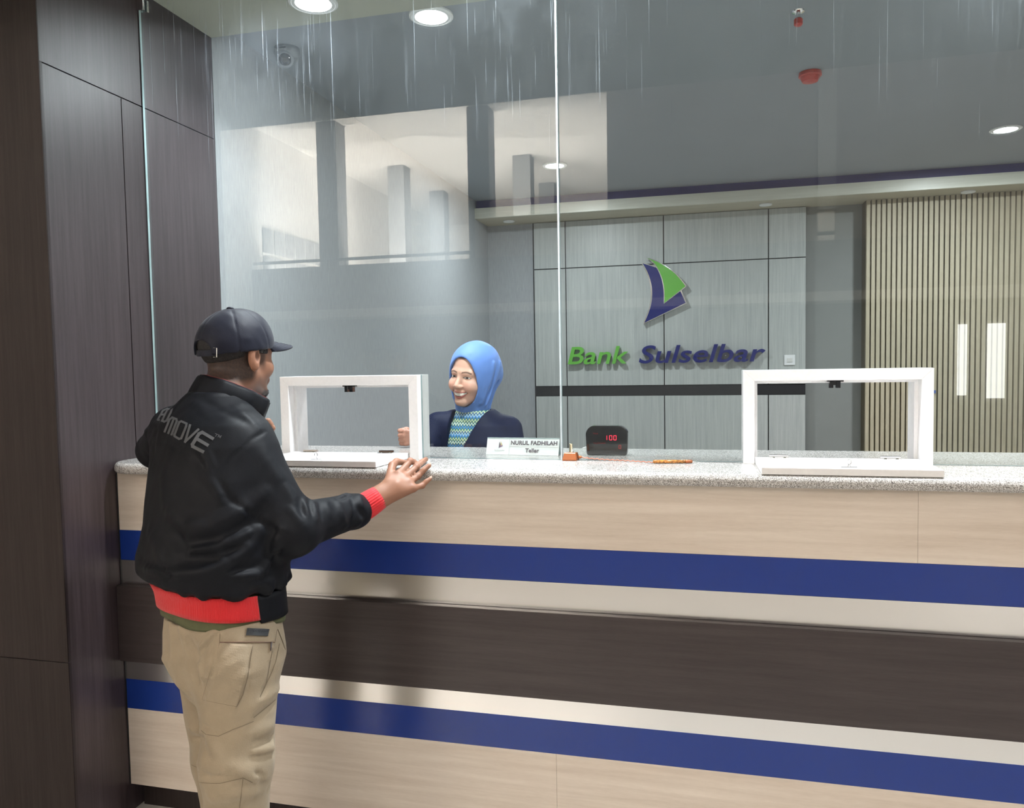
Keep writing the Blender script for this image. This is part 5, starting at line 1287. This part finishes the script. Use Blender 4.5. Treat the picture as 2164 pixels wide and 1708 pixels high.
# blouse and blazer
cB = pt(1003, 900, 3.13)
BT = [(0.72, cB[0], cB[1], -99, 0.150, 0.105), (0.95, cB[0], cB[1], -99, 0.150, 0.105), (1.10, cB[0], cB[1]-0.005, -99, 0.160, 0.118), (1.20, cB[0], cB[1]-0.005, -99, 0.166, 0.112), (1.265, cB[0], cB[1], -99, 0.140, 0.095), (1.30, cB[0], cB[1], -99, 0.095, 0.080), (1.325, cB[0]-0.002, cB[1], -100, 0.070, 0.070)]
def loc2(P):
    h_ = math.radians(-99); dx = P[:, 0]-cB[0]; dy = P[:, 1]-cB[1]
    return dx*math.cos(h_)+dy*math.sin(h_), -dx*math.sin(h_)+dy*math.cos(h_), P[:, 2]
def blouse(P):
    d = gencyl(P, BT); return d+0.0015*vnoise(P, 30, 21)
mb, nt, b = newmat('ikat_print'); tc = N(nt, 'ShaderNodeTexCoord'); sp = N(nt, 'ShaderNodeSeparateXYZ'); L(nt, tc.outputs['Object'], sp.inputs[0])
nz = N(nt, 'ShaderNodeTexNoise'); nz.inputs['Scale'].default_value = 60; L(nt, tc.outputs['Object'], nz.inputs['Vector'])
def mth(op, a, b_=None, c_=None):
    n = N(nt, 'ShaderNodeMath', operation=op)
    for i, v in enumerate((a, b_, c_)):
        if v is None: continue
        if isinstance(v, (int, float)): n.inputs[i].default_value = v
        else: L(nt, v, n.inputs[i])
    return n.outputs[0]
zig = mth('PINGPONG', sp.outputs['X'], 0.0062); zz = mth('MULTIPLY_ADD', zig, 1.7, sp.outputs['Z']); zz = mth('MULTIPLY_ADD', nz.outputs['Fac'], 0.006, zz)
u = mth('FRACT', mth('MULTIPLY', zz, 14.0)); r_ = N(nt, 'ShaderNodeValToRGB'); r_.color_ramp.interpolation = 'CONSTANT'; L(nt, u, r_.inputs['Fac'])
cs = [(0.0, (0.02, 0.10, 0.10)), (0.10, (0.55, 0.62, 0.35)), (0.17, (0.03, 0.13, 0.13)), (0.27, (0.05, 0.20, 0.50)), (0.38, (0.45, 0.62, 0.60)), (0.44, (0.02, 0.09, 0.20)), (0.55, (0.60, 0.66, 0.40)), (0.62, (0.03, 0.16, 0.14)), (0.72, (0.08, 0.25, 0.55)), (0.82, (0.02, 0.10, 0.08)), (0.90, (0.50, 0.60, 0.52))]
e = r_.color_ramp.elements; e[0].position = 0; e[0].color = (*cs[0][1], 1); e[1].position = cs[1][0]; e[1].color = (*cs[1][1], 1)
for p_, c_ in cs[2:]: q_ = r_.color_ramp.elements.new(p_); q_.color = (*c_, 1)
L(nt, r_.outputs['Color'], b.inputs['Base Color']); b.inputs['Roughness'].default_value = 0.7
bodyobj('blouse', blouse, cB+np.array([-0.22, -0.2, 0])-np.array([0, 0, cB[2]-0.9]), np.array([cB[0]+0.22, cB[1]+0.2, 1.34]), 0.0045, mb, tel, rl=1, label='green and blue chevron patterned blouse')
def blazer(P):
    d = gencyl(P, [(a, b_, c, h_, w+0.010, e_+0.010) for (a, b_, c, h_, w, e_) in BT])
    d = smin(d, cone(P, TRS+(TLS-TRS)*0.18, TLS+(TRS-TLS)*0.18, 0.052, 0.052), 0.05)
    d = smin(d, chain(P, [TRS, TRE, TRW+(TRE-TRW)*0.05], (0.054, 0.050, 0.036), 0.02), 0.03)
    d = smin(d, chain(P, [TLS, TLE, TLW+(TLE-TLW)*0.05], (0.054, 0.052, 0.038), 0.02), 0.03)
    f_, l_, z_ = loc2(P)
    d = crease(P, [(TLS+np.array([-0.03, -0.05, 0.02]), TLS+np.array([-0.04, -0.07, -0.10]), 0.006, -0.005), (TRS+np.array([0.03, -0.06, 0.02]), TRS+np.array([0.035, -0.08, -0.08]), 0.006, -0.005), (TRS+np.array([-0.01, -0.05, -0.02]), TRS+np.array([0.03, -0.06, -0.06]), 0.010, -0.005)], d)
    d = d+0.0015*vnoise(P, 18, 22)
    Lf = np.interp(z_, [1.16, 1.32], [-0.068, -0.058]); Rt = np.interp(z_, [1.15, 1.34], [-0.010, 0.082])
    wdg = np.maximum(np.maximum(Lf-l_, l_-Rt), -f_+0.0)
    d = smax(d, -wdg, 0.003)
    e1 = (P-(TRW+(TRE-TRW)*0.02))@((TRW-TRE)/np.linalg.norm(TRW-TRE)); d = np.where(np.linalg.norm(P-TRW, axis=1) < 0.09, np.maximum(d, e1), d)
    d = np.where(P[:, 1] < 2.71, np.maximum(d, 1.2085-P[:, 2]), d)
    return smax(d, P[:, 2]-1.328, 0.004)
MBz = mat('navy_suiting', (0.007, 0.010, 0.034), 0.6, spec=0.15, nscale=300, namt=0.1, bump=0.1, bscale=400)
bodyobj('blazer', blazer, (TRE[0]-0.16, RHt[1]-0.02, 0.74), (TLE[0]+0.12, cB[1]+0.17, 1.36), 0.0045, MBz, tel, rl=1, label='navy blazer with open front')
# skirt and shoes, seated
kb = np.array([cB[0], cB[1], 0.0])
def skirt(P):
    f = lframe(-99); q = (P-kb)@f
    d = smin(cone(q, (0.0, 0.07, 0.60), (0.36, 0.08, 0.60), 0.11, 0.075), cone(q, (0.0, -0.07, 0.60), (0.36, -0.08, 0.60), 0.11, 0.075), 0.06)
    d = smin(d, cone(q, (0.36, 0.08, 0.60), (0.34, 0.08, 0.16), 0.075, 0.065), 0.03); d = smin(d, cone(q, (0.36, -0.08, 0.60), (0.34, -0.08, 0.16), 0.075, 0.065), 0.03)
    d = smin(d, cone(q, (0, 0, 0.62), (0, 0, 0.78), 0.13, 0.12), 0.05); return np.maximum(d, 0.10-q[:, 2])
bodyobj('skirt', skirt, kb+np.array([-0.35, -0.6, 0.05]), kb+np.array([0.35, 0.25, 0.9]), 0.009, MBz, tel, rl=1)
for sy in (-0.08, 0.08):
    f = lframe(-99)
    def shoe2(P):
        q = (P-kb)@f; return np.maximum(cone(q, (0.32, sy, 0.06), (0.45, sy, 0.035), 0.04, 0.03), 0.0-q[:, 2]+0.002)
    bodyobj('shoe', shoe2, kb+np.array([-0.3, -0.60, -0.01]), kb+np.array([0.3, -0.2, 0.15]), 0.007, mat('black_court_shoe', (0.015, 0.015, 0.015), 0.3), tel)
